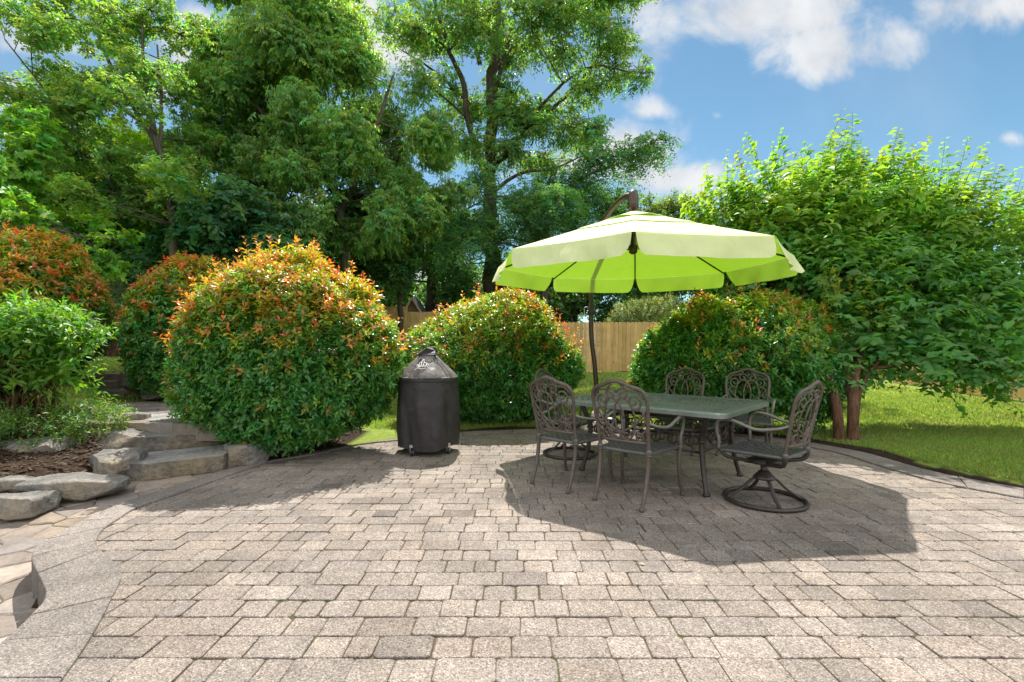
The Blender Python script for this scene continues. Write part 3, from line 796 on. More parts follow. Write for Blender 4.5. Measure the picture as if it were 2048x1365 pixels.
# ---- chairs (local +y is the front)
BH = .53
def bpnt(u, w, off=0.0):
    t_ = max(w, 0) / BH
    return (u, -.235 - .115 * t_ ** 1.15 - .03 * (1 - (u / .23) ** 2) + off, .445 + w)
def make_chair(label, group, swivel):
    root = thing('dining_chair' if not swivel else 'swivel_chair', label, 'chair', group=group)
    # seat: pierced plate
    mb = MB(); nu, nv = 26, 24
    def sp(u, v):
        hw = .215 + .05 * v - .02 * max(0, v - .85) ** 2 * 20
        x = (u * 2 - 1) * hw; y = -.235 + .49 * v; dip = -.022 * math.sin(PI * v) * (1 - (2 * u - 1) ** 2)
        return (x, y, .425 + dip - .02 * max(0, v - .8) ** 1.5 * 6)
    gi = {}
    for lay, dz in ((0, 0), (1, -.012)):
        for i in range(nu + 1):
            for j in range(nv + 1):
                x, y, z = sp(i / nu, j / nv); gi[(lay, i, j)] = len(mb.v); mb.v.append((x, y, z + dz))
    solid = lambda i, j: 0 <= i < nu and 0 <= j < nv and not (1 < i < nu - 2 and 1 < j < nv - 2 and (i % 4 in (1, 2) if (j // 2) % 2 == 0 else i % 4 in (3, 0)) and j % 2 == 0)
    for i in range(nu):
        for j in range(nv):
            if not solid(i, j): continue
            g = lambda l, a, b: gi[(l, a, b)]
            mb.f.append([g(0, i, j), g(0, i + 1, j), g(0, i + 1, j + 1), g(0, i, j + 1)]); mb.f.append([g(1, i, j + 1), g(1, i + 1, j + 1), g(1, i + 1, j), g(1, i, j)])
            for (a, b), (e, f_) in (((i, j), (i + 1, j)), ((i + 1, j), (i + 1, j + 1)), ((i + 1, j + 1), (i, j + 1)), ((i, j + 1), (i, j))):
                ni, nj = {((i, j), (i + 1, j)): (i, j - 1), ((i + 1, j), (i + 1, j + 1)): (i + 1, j), ((i + 1, j + 1), (i, j + 1)): (i, j + 1), ((i, j + 1), (i, j)): (i - 1, j)}[((a, b), (e, f_))]
                if not solid(ni, nj): mb.f.append([g(0, e, f_), g(0, a, b), g(1, a, b), g(1, e, f_)])
    rim = [sp(0, v) for v in np.linspace(0, 1, 8)] + [sp(u, 1) for u in np.linspace(0, 1, 8)[1:]] + [sp(1, v) for v in np.linspace(1, 0, 8)[1:]] + [sp(u, 0) for u in np.linspace(1, 0, 8)[1:-1]]
    mb.tube([(x, y, z - .012) for x, y, z in rim], .014, 8, closed=True)
    for s in (-1, 1):
        mb.lathe([(.017, -.02), (.026, -.008), (.026, .008), (.017, .02)], (s * .212, -.237, .43), 12)
    mb.build('seat', M['seat'], root, smooth=False)
    # back frame
    half = [(-.212, -.02), (-.215, .10), (-.228, .25), (-.236, .37), (-.225, .435), (-.195, .470), (-.150, .487), (-.105, .500), (-.06, .522), (0, .535)]
    out = half + [(-u, w) for u, w in half[-2::-1]]
    ol = spline([(u, w, 0) for u, w in out], 4)
    mb = MB(); mb.tube([bpnt(p[0], p[1]) for p in ol], .0165, 8, flat=.8, ref=(0, 1, 0))
    il = spline([(u * .86, .055 + (w - .055) * .93, 0) for u, w in out if w > .05], 4)
    mb.build('back_frame', M['bronze'], root, smooth=True)
    # scrollwork
    cur = []
    cc = lambda cx, cy, rx, ry, a0, a1, n=20: [(cx + rx * math.cos(a), cy + ry * math.sin(a)) for a in np.linspace(R(a0), R(a1), n)]
    for s in (-1, 1):
        m_ = lambda pl: [(s * u, w) for u, w in pl]
        cur.append(m_(cc(-.045, .235, .085, .165, 0, 360, 36)))                     # interlaced ovals
        cur.append(m_(spiral((-.135, .375), .062, 1.35, -PI * .45, -1, 26, .012)))   # big upper scroll
        cur.append(m_(spiral((-.050, .430), .050, 1.3, PI * .1, 1, 24, .010)))        # inner top scroll
        cur.append(m_(cc(-.150, .245, .058, .075, 60, 330, 20)))                     # side loop
        cur.append(m_([(p[0], p[1]) for p in spline([(-.215, .40, 0), (-.17, .455, 0), (-.10, .462, 0), (-.04, .505, 0)], 5)]))
        cur.append(m_([(p[0], p[1]) for p in spline([(-.215, .17, 0), (-.17, .125, 0), (-.11, .145, 0), (-.06, .095, 0), (0, .072, 0)], 5)]))
        cur.append(m_(spiral((-.150, .098), .036, 1.4, PI * .6, 1, 20, .008)))
        cur.append(m_([(p[0], p[1]) for p in spline([(-.21, .30, 0), (-.13, .20, 0), (-.03, .14, 0), (.06, .12, 0)], 5)]))
    mb = MB(); mb.tube([bpnt(u, .055) for u in np.linspace(-.21, .21, 8)], .014, 8, flat=.6, ref=(0, 1, 0))
    for pl in cur: mb.tube([bpnt(u, w, .002) for u, w in pl], .0092, 6, flat=.7, ref=(0, 1, 0))
    mb.build('back_scrollwork', M['bronze'], root, smooth=True)
    for s in (-1, 1):
        mb = MB()
        pts = spline([bpnt(s * .228, .215), (s * .268, -.20, .632), (s * .290, -.06, .615), (s * .298, .08, .655), (s * .296, .175, .668), (s * .292, .235, .640), (s * .280, .250, .56), (s * .268, .238, .49), (s * .268, .240, .42)], 6)
        mb.tube(pts, list(np.interp(np.linspace(0, 1, len(pts)), [0, .3, .6, 1], [.011, .014, .015, .013])), 8)
        mb.build('armrest', M['bronze_arm'], root, smooth=True)
    if not swivel:
        for s in (-1, 1):
            for fr in (0, 1):
                mb = MB()
                if fr: pts = [(s * .266, .238, .43), (s * .262, .215, .30), (s * .266, .225, .14), (s * .276, .255, .0)]
                else: pts = [(s * .212, -.238, .44), (s * .210, -.245, .30), (s * .207, -.285, .14), (s * .205, -.34, .0)]
                pts = spline(pts, 6)
                mb.tube(pts, list(np.interp(np.linspace(0, 1, len(pts)), [0, .5, .93, 1], [.019, .0175, .0145, .017])), 10)
                e = pts[-1]; mb.lathe([(.017, 0), (.021, .006), (.020, .02), (.013, .032)], (e[0], e[1], 0), 12)
                mb.lathe([(.018, -.012), (.025, -.004), (.025, .004), (.018, .012)], (pts[0][0], pts[0][1], .405), 12)
                mb.build('leg', M['bronze'], root, smooth=True)
    else:
        for s in (-1, 1):
            mb = MB(); mb.tube(spline([(s * .212, -.238, .44), (s * .212, -.238, .39), (s * .19, -.20, .345), (s * .10, -.06, .325)], 5), .017, 8)
            mb.tube(spline([(s * .266, .238, .42), (s * .24, .18, .36), (s * .10, .06, .325)], 5), .014, 8); mb.build('seat_bracket', M['bronze_dark'], root, smooth=True)
        mb = MB(); mb.box((0, 0, .325), (.24, .20, .03)); mb.lathe([(.028, .2), (.028, .31)], (0, 0, 0), 14)
        mb.lathe([(.03, .175), (.075, .178), (.085, .190), (.07, .205), (.045, .235), (.03, .25)], (0, 0, 0), 20); mb.build('swivel_post', M['bronze_dark'], root, smooth=True)
        for k in range(4):
            a = R(45 + 90 * k); mb = MB(); pl = [(.03, .185), (.09, .175), (.17, .10), (.25, .045), (.292, .022)]
            mb.tube(spline([(r_ * math.cos(a), r_ * math.sin(a), z) for r_, z in pl], 5), .017, 8, flat=.6, ref=(0, 0, 1)); mb.build('base_leg', M['bronze_dark'], root, smooth=True)
        mb = MB(); mb.tube([(.295 * math.cos(a), .295 * math.sin(a), .018) for a in np.linspace(0, 2 * PI, 48, endpoint=False)], .0175, 10, closed=True, flat=1.0); mb.build('base_ring', M['bronze_dark'], root, smooth=True)
    return root
M['seat'] = m_cast('dark_cast_seat', (0.085, 0.083, 0.085), (0.135, 0.132, 0.135), 0.38, 0.4)
M['bronze_arm'] = m_cast('worn_arm_metal', (0.15, 0.145, 0.13), (0.21, 0.20, 0.185), 0.4, 0.4)
def place(o, x, y, fx, fy): o.location = (x, y, 0); o.rotation_euler = (0, 0, math.atan2(-fx, fy))
GC = 'chairs around the dining table'
ch = make_chair('four legged scrollwork chair at the front of the table, left of its twin', GC, False); place(ch, .565, 4.33, .70, .714)
def chair_at(label, x, y, fx, fy, src=None):
    c = copy_tree(src or ch); c['label'] = label; place(c, x, y, fx, fy); return c
chair_at('four legged scrollwork chair nearest the camera with its back to us', 1.05, 3.885, .67, .742)
chair_at('chair on the far side of the table, the one nearer the umbrella pole', 2.02, 5.72, -.62, -.78)
chair_at('chair on the far side of the table backed against the mostly green shrub', 2.72, 5.42, -.50, -.86)
sw = make_chair('swivel chair on a round ring base at the right end of the table', GC, True); place(sw, 2.04, 3.76, -.62, .785)
chair_at('swivel chair on a ring base hidden behind the front left chair', .67, 5.42, .86, -.51, sw)

# ---- covered kettle grill
gr = thing('covered_grill', 'barbecue grill hidden under a black cloth cover, standing in front of a round shrub', 'grill', (-1.015, 5.60, 0))
def skirt(prof, name, mat, facet, n=72, parent=gr, seed=1):
    rg_ = random.Random(seed); ph = [rg_.uniform(0, 6.28) for _ in range(5)]; mb = MB()
    for r_, z, amp in prof:
        for k in range(n):
            a = 2 * PI * k / n
            d = -facet * r_ * (1 - math.cos(PI / 4) / math.cos((a + R(28)) % (PI / 2) - PI / 4)) * 0 + facet * r_ * (math.cos(4 * (a + R(28))) * .5) + amp * (math.sin(5 * a + ph[0] + 1.2 * z) * .5 + math.sin(9 * a + ph[1] - 2 * z) * .35 + math.sin(3 * a + ph[2] + 3 * z) * .4 + .2 * math.sin(17 * a + ph[3] + 5 * z))
            rr = r_ + d; zz = z + (amp * .5 * math.sin(3 * a + ph[4]) if z < .2 else 0)
            mb.v.append((rr * math.cos(a), rr * math.sin(a) * .92, zz))
    m = len(prof)
    for i in range(m - 1):
        for k in range(n):
            k2 = (k + 1) % n; mb.f.append([i * n + k, i * n + k2, (i + 1) * n + k2, (i + 1) * n + k])
    mb.f.append([(m - 1) * n + k for k in range(n)])
    return mb.build(name, mat, parent, smooth=True)
zs = np.linspace(.075, .86, 18)
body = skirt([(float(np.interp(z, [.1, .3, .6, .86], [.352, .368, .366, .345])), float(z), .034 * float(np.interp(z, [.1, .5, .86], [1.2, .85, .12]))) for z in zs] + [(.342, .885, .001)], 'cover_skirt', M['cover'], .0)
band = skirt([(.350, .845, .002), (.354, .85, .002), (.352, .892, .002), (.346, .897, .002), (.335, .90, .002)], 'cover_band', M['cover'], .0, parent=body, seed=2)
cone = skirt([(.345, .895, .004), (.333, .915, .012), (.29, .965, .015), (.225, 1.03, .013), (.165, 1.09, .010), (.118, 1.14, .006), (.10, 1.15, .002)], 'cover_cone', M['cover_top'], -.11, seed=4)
skirt([(.112, 1.105, .003), (.114, 1.12, .003), (.110, 1.165, .003), (.104, 1.168, .001)], 'cover_neck', M['cover'], .0, n=40, seed=5)
mb = MB(); fl_ = []
for i in range(7):                                        # dark flap pointing down the front of the cone
    z = 1.15 - .105 * i / 6; hw = .085 * (1 - (i / 6) ** 1.3) + .006; r_ = float(np.interp(z, [1.03, 1.09, 1.14, 1.16], [.225, .165, .122, .112])) + .022
    for u in (-1, -.5, 0, .5, 1): a_ = R(-84) + u * hw / r_; fl_.append((r_ * math.cos(a_), r_ * math.sin(a_) * .92, z))
mb.add(fl_, [(i * 5 + j, i * 5 + j + 1, i * 5 + j + 6, i * 5 + j + 5) for i in range(6) for j in range(4)]); mb.build('neck_flap', M['cover'], cone, smooth=True)
mb = MB(); mb.add([(-.105, -.09, 1.165), (.105, -.09, 1.165), (.10, .09, 1.165), (-.10, .09, 1.165), (.0, -.05, 1.245), (.03, .05, 1.25), (-.085, -.03, 1.205), (.09, 0, 1.21)],
    [(0, 1, 7, 4), (0, 4, 6), (1, 2, 7), (2, 5, 7), (4, 7, 5), (2, 3, 5), (3, 6, 5), (3, 0, 6), (6, 4, 5), (3, 2, 1, 0)]); mb.build('chimney_hood', M['cover'], gr)
mb = MB(); mb.tube(spline([(.10, -.02, 1.17), (.13, -.02, 1.21), (.09, -.02, 1.25), (.03, -.02, 1.25)], 5), .006, 6); mb.build('hood_loop', M['cover_top'], gr, smooth=True)
# seams
mb = MB()
for a in (R(-118), R(-28), R(62), R(152)):
    mb = MB(); mb.tube([(r_ * 1.02 * math.cos(a), r_ * 1.02 * math.sin(a) * .92, z) for r_, z in ((.345, .9), (.29, .972), (.225, 1.038), (.165, 1.097), (.118, 1.145))], .006, 6); mb.build('seam', M['cover_top'], cone, smooth=True)
# white embroidered emblem: a bunch of loops over a swoosh
def on_cone(u, w):
    z = 1.0 + w; r_ = float(np.interp(z, [.915, .965, 1.03, 1.09, 1.14], [.333, .29, .225, .165, .118])) + .016; a = R(-96) + u / r_
    return (r_ * math.cos(a), r_ * math.sin(a) * .92, z + .004)
mb = MB()
for pl in ([(-.065, .02), (-.06, .045), (-.045, .03), (-.05, .012), (-.035, .02)], [(-.035, .02), (-.04, .06), (-.02, .07), (-.015, .04), (-.03, .02), (-.01, .02)], [(-.01, .02), (-.012, .075), (.008, .085), (.012, .05), (0, .025), (.02, .025)], [(.02, .025), (.015, .06), (.035, .065), (.045, .04), (.03, .02), (.05, .03)], [(.05, .03), (.055, .055), (.07, .04), (.06, .015)], [(-.085, -.015), (-.04, .005), (0, -.005), (.05, .005)], [(-.02, .08), (-.005, .10), (.012, .092)]):
    mb.tube([on_cone(p[0], p[1]) for p in spline([(u, w, 0) for u, w in pl], 5)], .0042, 5)
mb.build('emblem', M['print'], cone, smooth=True)
for cx_, cy_ in ((-.13, -.27), (.27, -.14), (-.22, .22), (.2, .25)):
    mb = MB(); mb.box((cx_, cy_, .115), (.05, .05, .03)); mb.box((cx_ - .018, cy_, .075), (.006, .045, .07)); mb.box((cx_ + .018, cy_, .075), (.006, .045, .07)); cs = mb.build('caster', M['steel'], gr)
    w_ = MB(); w_.tube([(cx_ - .012, cy_ - .01, .038), (cx_ + .012, cy_ - .01, .038)], .037, 18); w_.build('wheel', M['rubber'], cs, smooth=True)
# the canopy leans a little toward the house
for o_ in [c_ for c_ in umb.children if c_.name.split('.')[0] in ('canopy', 'rib')]:
    o_.rotation_euler = (R(1.7), 0, 0)
# =================================================================== FOLIAGE
def nrm(v): return v / (np.linalg.norm(v, axis=-1, keepdims=True) + 1e-9)
class Fol:
    def __init__(s, seed): s.V = []; s.T = []; s.C = []; s.n = 0; s.r = np.random.default_rng(seed)
    def leaves(s, B, D, N, L, W, col, full=True, curl=.12, fold=.22):
        D = nrm(D); S = nrm(np.cross(D, N)); N = np.cross(S, D); n = len(B); L = L[:, None]; W = W[:, None]
        if full:
            m = B + D * L * .52
            v = np.stack([B, m + S * W * .5 + N * W * fold - D * L * .04, m, m - S * W * .5 + N * W * fold - D * L * .04, B + D * L - N * L * curl], 1)
            f = ((0, 1, 2), (0, 2, 3), (2, 1, 4), (2, 4, 3)); k = 5
        else:
            m = B + D * L * .45
            v = np.stack([B, m + S * W * .5 + N * W * fold, B + D * L - N * L * curl, m - S * W * .5 + N * W * fold], 1)
            f = ((0, 1, 2), (0, 2, 3)); k = 4
        b = s.n + np.arange(n)[:, None] * k
        s.V.append(v.reshape(-1, 3)); s.C.append(np.repeat(col, k, 0)); s.T.append(np.concatenate([b + np.array(q) for q in f])); s.n += n * k
    def spray(s, B, A, K, Ls, lL, lW, spread, col, whorl=True, bend=0., ldroop=0., full=True, tipcol=None, rnd=.22, upn=.5):
        """leafy shoots: start B, direction A, K leaves each"""
        S = len(B); r = s.r; A = nrm(A)
        t_ = np.linspace(.12, 1, K)[None, :] + r.uniform(-.06, .06, (S, K))
        Ls = np.broadcast_to(np.asarray(Ls, float), (S,))
        pos = B[:, None] + A[:, None] * (t_ * Ls[:, None])[..., None]
        pos[..., 2] -= bend * (t_ ** 2) * Ls[:, None]
        ref = np.where(np.abs(A[:, 2:3]) > .9, np.array([[1., 0, 0]]), np.array([[0, 0, 1.]]))
        U = nrm(np.cross(A, ref)); W_ = np.cross(U, A)
        ph = r.uniform(0, 6.28, (S, 1)) if whorl else r.uniform(-.4, .4, (S, 1))
        k = np.arange(K)[None, :]
        ph = ph + (k * 2.399 if whorl else k * PI + r.uniform(-.3, .3, (S, K)))
        rad = np.cos(ph)[..., None] * U[:, None] + np.sin(ph)[..., None] * W_[:, None]
        sp_ = spread * (1 - .35 * t_[..., None]) if whorl else spread
        d = A[:, None] * (1 - sp_) + rad * sp_ + r.normal(0, rnd, (S, K, 3)); d[..., 2] -= ldroop
        N = A[:, None] * .6 + np.array([0, 0, upn]) + r.normal(0, .3, (S, K, 3))
        sz = r.uniform(.7, 1.2, (S, K)) * (1 - .35 * np.clip(t_ - .7, 0, 1) / .3)
        c = col[:, None, :] * np.ones((S, K, 1))
        if tipcol is not None:
            tc, amt = tipcol; w = (np.clip(t_ * 1.25 - .15, 0, 1))[..., None] * amt[:, None, None]
            c = c * (1 - w) + tc[:, None, :] * w
        c = c * r.uniform(.78, 1.22, (S, K, 1))
        s.leaves(pos.reshape(-1, 3), d.reshape(-1, 3), N.reshape(-1, 3), (lL * sz).ravel(), (lW * sz).ravel(), c.reshape(-1, 3), full, .12 + ldroop * .1)
    def build(s, name, mat, parent):
        return np_mesh(name, np.concatenate(s.V), np.concatenate(s.T), mat, parent, cols=np.concatenate(s.C))

def lump(D, seed, amp, fr=3.2):
    r = np.random.default_rng(seed); o = np.zeros(len(D))
    for k in range(5):
        w = r.normal(0, 1, 3); w = w / np.linalg.norm(w) * fr * (.7 + .35 * k); o += np.sin(D @ w * 1.6 + r.uniform(0, 6.28)) / (1 + .45 * k)
    return 1 + amp * o / 2.2
def sphere(r, n, zmin=-1.0):
    z = r.uniform(zmin, 1, n); a = r.uniform(0, 2 * PI, n); q = np.sqrt(1 - z * z)
    return np.stack([q * np.cos(a), q * np.sin(a), z], 1)
def vary(r, base, n, hue=.12, val=.2):
    c = np.tile(np.array(base), (n, 1)) * r.uniform(1 - val, 1 + val, (n, 1))
    y = r.normal(0, hue, (n, 1)); c[:, 0:1] *= .84 * (1 + y * 1.3); c[:, 2:3] *= 1.05 * (1 - y)
    return np.clip(c, .004, 1)

ORANGE = np.array([.64, .19, .07]); REDC = np.array([.60, .05, .045]); LIME = np.array([.34, .38, .035]); DEEP = np.array([.09, .23, .045])
def photinia(label, c, rad, n, seed, red=.6, orange=.7, h0=-.1, lift=.1, leafL=.066, tall=60, zmin=-.95, stems=16, peak=.0):
    c = np.array(c, float); rad = np.array(rad, float)
    zg = float(ground_h(c[0], c[1])); root = thing('red_tip_shrub', label, 'shrub', (c[0], c[1], zg), group='rounded red tipped shrubs round the patio')
    f = Fol(seed); r = f.r; D = sphere(r, n, zmin); lp = lump(D, seed, .15)
    lay = np.where(r.random(n) < .66, r.uniform(.93, 1.0, n), r.uniform(.70, .93, n))
    pos = D * rad * (lp * lay)[:, None]
    pos[:, :2] *= (1 - peak * np.clip(D[:, 2:3], 0, 1) ** 1.3)
    kp = r.random(n) < np.clip(1.05 - 4.0 * np.clip(.97 - lp, 0, 1) * (lay > .9), .25, 1)      # thin patches in the hollows
    D, lp, lay, pos = D[kp], lp[kp], lay[kp], pos[kp]; n = len(D)
    out = nrm(D / rad)
    A = nrm(out * .62 + np.array([0, 0, .52]) + r.normal(0, .28, (n, 3)))
    z = D[:, 2] + r.normal(0, .20, n) + .25 * (lp - 1) / .08 * .5
    up = sstep(h0 - .35, h0 + .55, z)                     # share of young growth rises to the sunny top
    outer = sstep(.84, .95, lay)
    young = (r.random(n) < up * (.25 + .75 * outer))
    base = vary(r, DEEP, n, .15, .3)
    yl = vary(r, LIME, n, .2, .25)
    base = np.where(young[:, None], yl * .75 + base * .25, base)
    isred = ((young & (r.random(n) < red)) | (r.random(n) < .012)) & (outer > .4)
    mixo = np.where((r.random(n) < orange)[:, None], ORANGE, REDC) * r.uniform(.75, 1.25, (n, 1))
    f.spray(pos, A, 9, r.uniform(.09, .16, n), leafL, leafL * .42, .80, base, True, 0, .05, True, (mixo, isred * r.uniform(.55, 1.0, n)))
    if tall:                                              # long young shoots standing proud of the top
        D2 = sphere(r, tall, -.05); p2 = D2 * rad * .98; p2[:, :2] *= (1 - peak * np.clip(D2[:, 2:3], 0, 1) ** 1.3); A2 = nrm(D2 * .35 + np.array([0, 0, 1.]) + r.normal(0, .16, (tall, 3)))
        mo = np.where((r.random(tall) < orange * .8)[:, None], ORANGE, REDC) * r.uniform(.75, 1.2, (tall, 1))
        f.spray(p2, A2, 13, r.uniform(.14, .14 + lift * 1.6, tall), leafL * .95, leafL * .36, .72, vary(r, LIME, tall, .2), True, 0, 0, True, (mo, r.uniform(.6, 1.0, tall)))
    fo = f.build('foliage', M['glossy_leaf'], root); fo.location = (0, 0, c[2] - zg)
    mb = MB()
    for k in range(stems):
        d = sphere(r, 1, -.1)[0]; e = d * rad * .8; b = np.array([r.uniform(-.22, .22), r.uniform(-.18, .18), zg - c[2] - .05])
        m = b * .5 + e * .5; m[2] -= .12; m[:2] = b[:2] + (e[:2] - b[:2]) * .35
        mb.tube(spline([b, m, e], 4), list(np.linspace(.022, .006, 9)), 6)
    st = mb.build('stem', M['bark_dark'], root, smooth=True); st.location = (0, 0, c[2] - zg)
    return root
photinia('biggest round shrub, its whole top orange with young leaves, right of the stone steps', (-2.66, 5.52, 1.20), (1.22, .92, 1.14), 7200, 21, .54, .82, -.02, .12, .082, 110, peak=.24)
photinia('dark green shrub with scattered red tips, partly behind the biggest orange one', (-5.35, 7.75, 1.52), (.82, .85, 1.10), 3800, 22, .50, .15, .25, .10, .090, 34, peak=.12)
photinia('shrub flaming orange and red at the left edge of the picture above the green bush', (-7.35, 7.0, 1.80), (1.02, 1.0, 1.08), 4000, 23, .58, .50, -.05, .12, .10, 50, peak=.3)
photinia('round shrub with red top shoots directly behind the covered grill', (-.30, 7.85, 1.00), (1.42, .95, 1.0), 6000, 24, .24, .35, .15, .14, .086, 90, zmin=-.93, stems=26, peak=.12)
photinia('mostly green shrub with few red tips behind the far side of the table', (3.36, 6.85, .96), (1.46, .92, .98), 5600, 25, .15, .25, .48, .18, .088, 42, zmin=-.8, stems=22, peak=.1)

# ---- bright green shrub with bare stems, left foreground
def leafy_shrub(name, label, c, blobs, n, leafL, col, seed, stems, spread=.7, K=8, mat='leaf', asp=.36, cat='shrub', bark='bark_brown', base_r=.12, sr=.014):
    zg = float(ground_h(c[0], c[1])); root = thing(name, label, cat, (c[0], c[1], zg)); f = Fol(seed); r = f.r; mb = MB()
    tot = sum(b[1][0] * b[1][1] + b[1][0] * b[1][2] for b in blobs)
    for (o, rad) in blobs:
        m = int(n * (rad[0] * rad[1] + rad[0] * rad[2]) / tot); D = sphere(r, m); o = np.array(o, float); rad = np.array(rad)
        pos = o + D * rad * (lump(D, seed + int(o[0] * 10) % 7, .10) * np.where(r.random(m) < .7, r.uniform(.9, 1, m), r.uniform(.55, .9, m)))[:, None]
        A = nrm(D * .6 + np.array([0, 0, .5]) + r.normal(0, .3, (m, 3)))
        f.spray(pos, A, K, r.uniform(.08, .16, m) * leafL / .06, leafL, leafL * asp, spread, vary(r, col, m, .15, .25), True, 0, .08)
        for k in range(max(3, int(stems * rad[0] * rad[1] / sum(b[1][0] * b[1][1] for b in blobs)))):
            e = o + sphere(r, 1, -.6)[0] * rad * .85; b = np.array([r.uniform(-base_r, base_r), r.uniform(-base_r, base_r), -.05])
            mm = b + (e - b) * np.array([.35, .35, .5]) + r.normal(0, .03, 3); mb.tube(spline([b, mm, e], 4), list(np.linspace(sr, sr * .3, 9)), 6)
    f.build('foliage', M[mat], root); mb.build('stem', M[bark], root, smooth=True)
    return root
leafy_shrub('leggy_shrub', 'bright green leggy shrub with bare brown stems in the bed left of the steps', (-5.42, 5.05, 0),
    [((-.15, 0, 1.06), (.68, .50, .17)), ((.40, .05, .95), (.32, .36, .17)), ((-.72, -.1, .82), (.36, .38, .20)), ((.60, .05, .62), (.12, .14, .30)), ((.1, -.15, .62), (.42, .2, .20)), ((-.35, -.2, .55), (.3, .2, .18)), ((-.78, -.25, .42), (.30, .22, .18))],
    1150, .11, (.115, .235, .032), 31, 110, .75, 8, 'leaf', .34, base_r=.3)
sil = P(222, 600, 11.5)
leafy_shrub('silvery_shrub', 'small silvery green shrub in front of the old dark fence on the far left', (sil[0], 11.5, 0), [((0, 0, 1.35), (.55, .4, .55)), ((.3, 0, .95), (.4, .3, .35))], 1500, .06, (.13, .17, .11), 32, 14)
low = P(242, 690, 12.2)
leafy_shrub('low_shrub', 'low dark green shrub at the foot of the old dark fence', (low[0], 12.2, 0), [((0, 0, .35), (.75, .4, .40))], 1700, .05, (.035, .085, .025), 33, 10)
pal = P(1290, 625, 18.9)
leafy_shrub('pale_shrub', 'pale yellow green shrub showing above the pine fence right of the umbrella pole', (pal[0], 18.9, 0), [((0, 0, 1.75), (1.55, .8, 1.0)), ((1.0, .1, 2.0), (1.1, .7, .85))], 3200, .10, (.26, .29, .13), 34, 20, asp=.3)
# low plants of the bed
rgb = random.Random(6)
kinds = [('tuft of light green ground cover plants at the left foot of the leggy shrub', (-5.35, 4.55), .40, .20), ('leafy low plant spilling toward the small block of stone', (-4.75, 4.65), .38, .17), ('low green plant just left of the rounded pale boulder', (-4.55, 5.0), .34, .19), ('small grassy plant growing over the third step', (-4.75, 5.55), .2, .14), ('low plant at the left edge of the picture in the mulch', (-5.75, 4.75), .36, .20)]
for i, (lb, (x, y), rr, hh) in enumerate(kinds):
    leafy_shrub('ground_cover_plant', lb, (x, y, 0), [((0, 0, hh * .7), (rr, rr * .8, hh))], 260, .05, (.13, .20, .05) if i % 2 == 0 else (.09, .17, .035), 40 + i, 8, .8, 7, cat='plant', bark='bark_brown', base_r=rr * .4, sr=.005)

# ---- trees
def tree(name, label, Y, wood, blobs, leaf, seed, bark, group=None, dens=1.0, depth=.7, twigs=6, cat='tree'):
    """wood: [(pixel line, r0, r1)] the first starts at the ground; blobs: (px, py, radius px) clumps of the crown"""
    r = np.random.default_rng(seed); (ln0, _, _) = wood[0]
    x0 = (ln0[0][0] - 1024) / F * Y; zg = float(ground_h(x0, Y)); org = np.array([x0, Y, zg])
    root = thing(name, label, cat, tuple(org), group=group); mb = MB(); nodes = []
    for k, (ln, r0, r1) in enumerate(wood):
        pts = []; dy = 0 if k == 0 else r.uniform(-depth, depth) * 1.5
        for j, (px, py) in enumerate(ln):
            p = P(px, py, Y); p[1] += dy * (j / max(1, len(ln) - 1)); pts.append(p)
        if k == 0: pts[0] = org - np.array([0, 0, .15])
        sp_ = spline(pts, 5); sp_ = [p - org + r.normal(0, r1 * .35, 3) * (0 < i < len(sp_) - 1) for i, p in enumerate(sp_)]
        rr = np.linspace(r0, r1, len(sp_))
        if k == 0: rr[0] *= 1.5; rr[1] *= 1.15
        mb.tube(sp_, list(rr), 10 if k == 0 else 7)
        for p, q in zip(sp_, rr): nodes.append((p, q))
    NP = np.array([p for p, _ in nodes]); NR = np.array([q for _, q in nodes]); f = Fol(seed + 100)
    for (px, py, rp) in blobs:
        rad = rp / F * Y; c = P(px, py, Y) - org + np.array([0, r.uniform(-depth, depth) * 2, 0])
        d = np.linalg.norm(NP - c, axis=1) + np.where(NP[:, 2] > c[2] - .15 * rad, 2.5 * rad, 0); i = int(np.argmin(d)); b = NP[i]
        mid = (b + c) / 2 + np.array([r.normal(0, .1), r.normal(0, .1), .12]) * rad
        mb.tube(spline([b, mid, c], 4), list(np.linspace(min(NR[i] * .5, .0026 * Y), .0011 * Y, 9)), 5)
        for k in range(twigs):
            e = c + sphere(r, 1, -.6)[0] * rad * .85; mb.tube([c, (c + e) / 2 + r.normal(0, .05, 3) * rad, e], [.0016 * Y, .001 * Y, .0005 * Y], 4)
        for q in range(leaf.get('sub', 4)):
          cs = c + sphere(r, 1)[0] * rad * r.uniform(.3, .9) * np.array([1, 1, .85]); rs = rad * r.uniform(.55, .95)
          mb.tube([c, (c + cs) / 2 + r.normal(0, .05, 3) * rad, cs], [.0016 * Y, .001 * Y, .0006 * Y], 4)
          n = max(6, int(leaf['n'] * dens * (rp / 60) ** 2 / leaf.get('sub', 4))); D = sphere(f.r, n); rd = np.array([r.uniform(.85, 1.2), 1.0, r.uniform(.45, .75)]) * rs
          lv = r.uniform(.8, 1.25)
          pos = cs + D * rd * (lump(D, seed + int(px + py) % 97, .34, 2.6) * np.clip(f.r.random(n) ** .45, .25, 1))[:, None]
          A = nrm(D * leaf.get('out', .7) + np.array([0, 0, leaf.get('up', .2)]) + f.r.normal(0, .35, (n, 3)))
          f.spray(pos, A, leaf['K'], f.r.uniform(.7, 1.3, n) * leaf['S'], leaf['L'], leaf['W'], leaf.get('sp', .75), vary(f.r, np.array(leaf['c']) * lv, n, .16, .36), False, leaf.get('bend', .3), leaf.get('droop', .3), False, None, .25, .6)
    f.build('crown', M['leaf'], root); mb.build('trunk', M[bark], root, smooth=True)
    return root

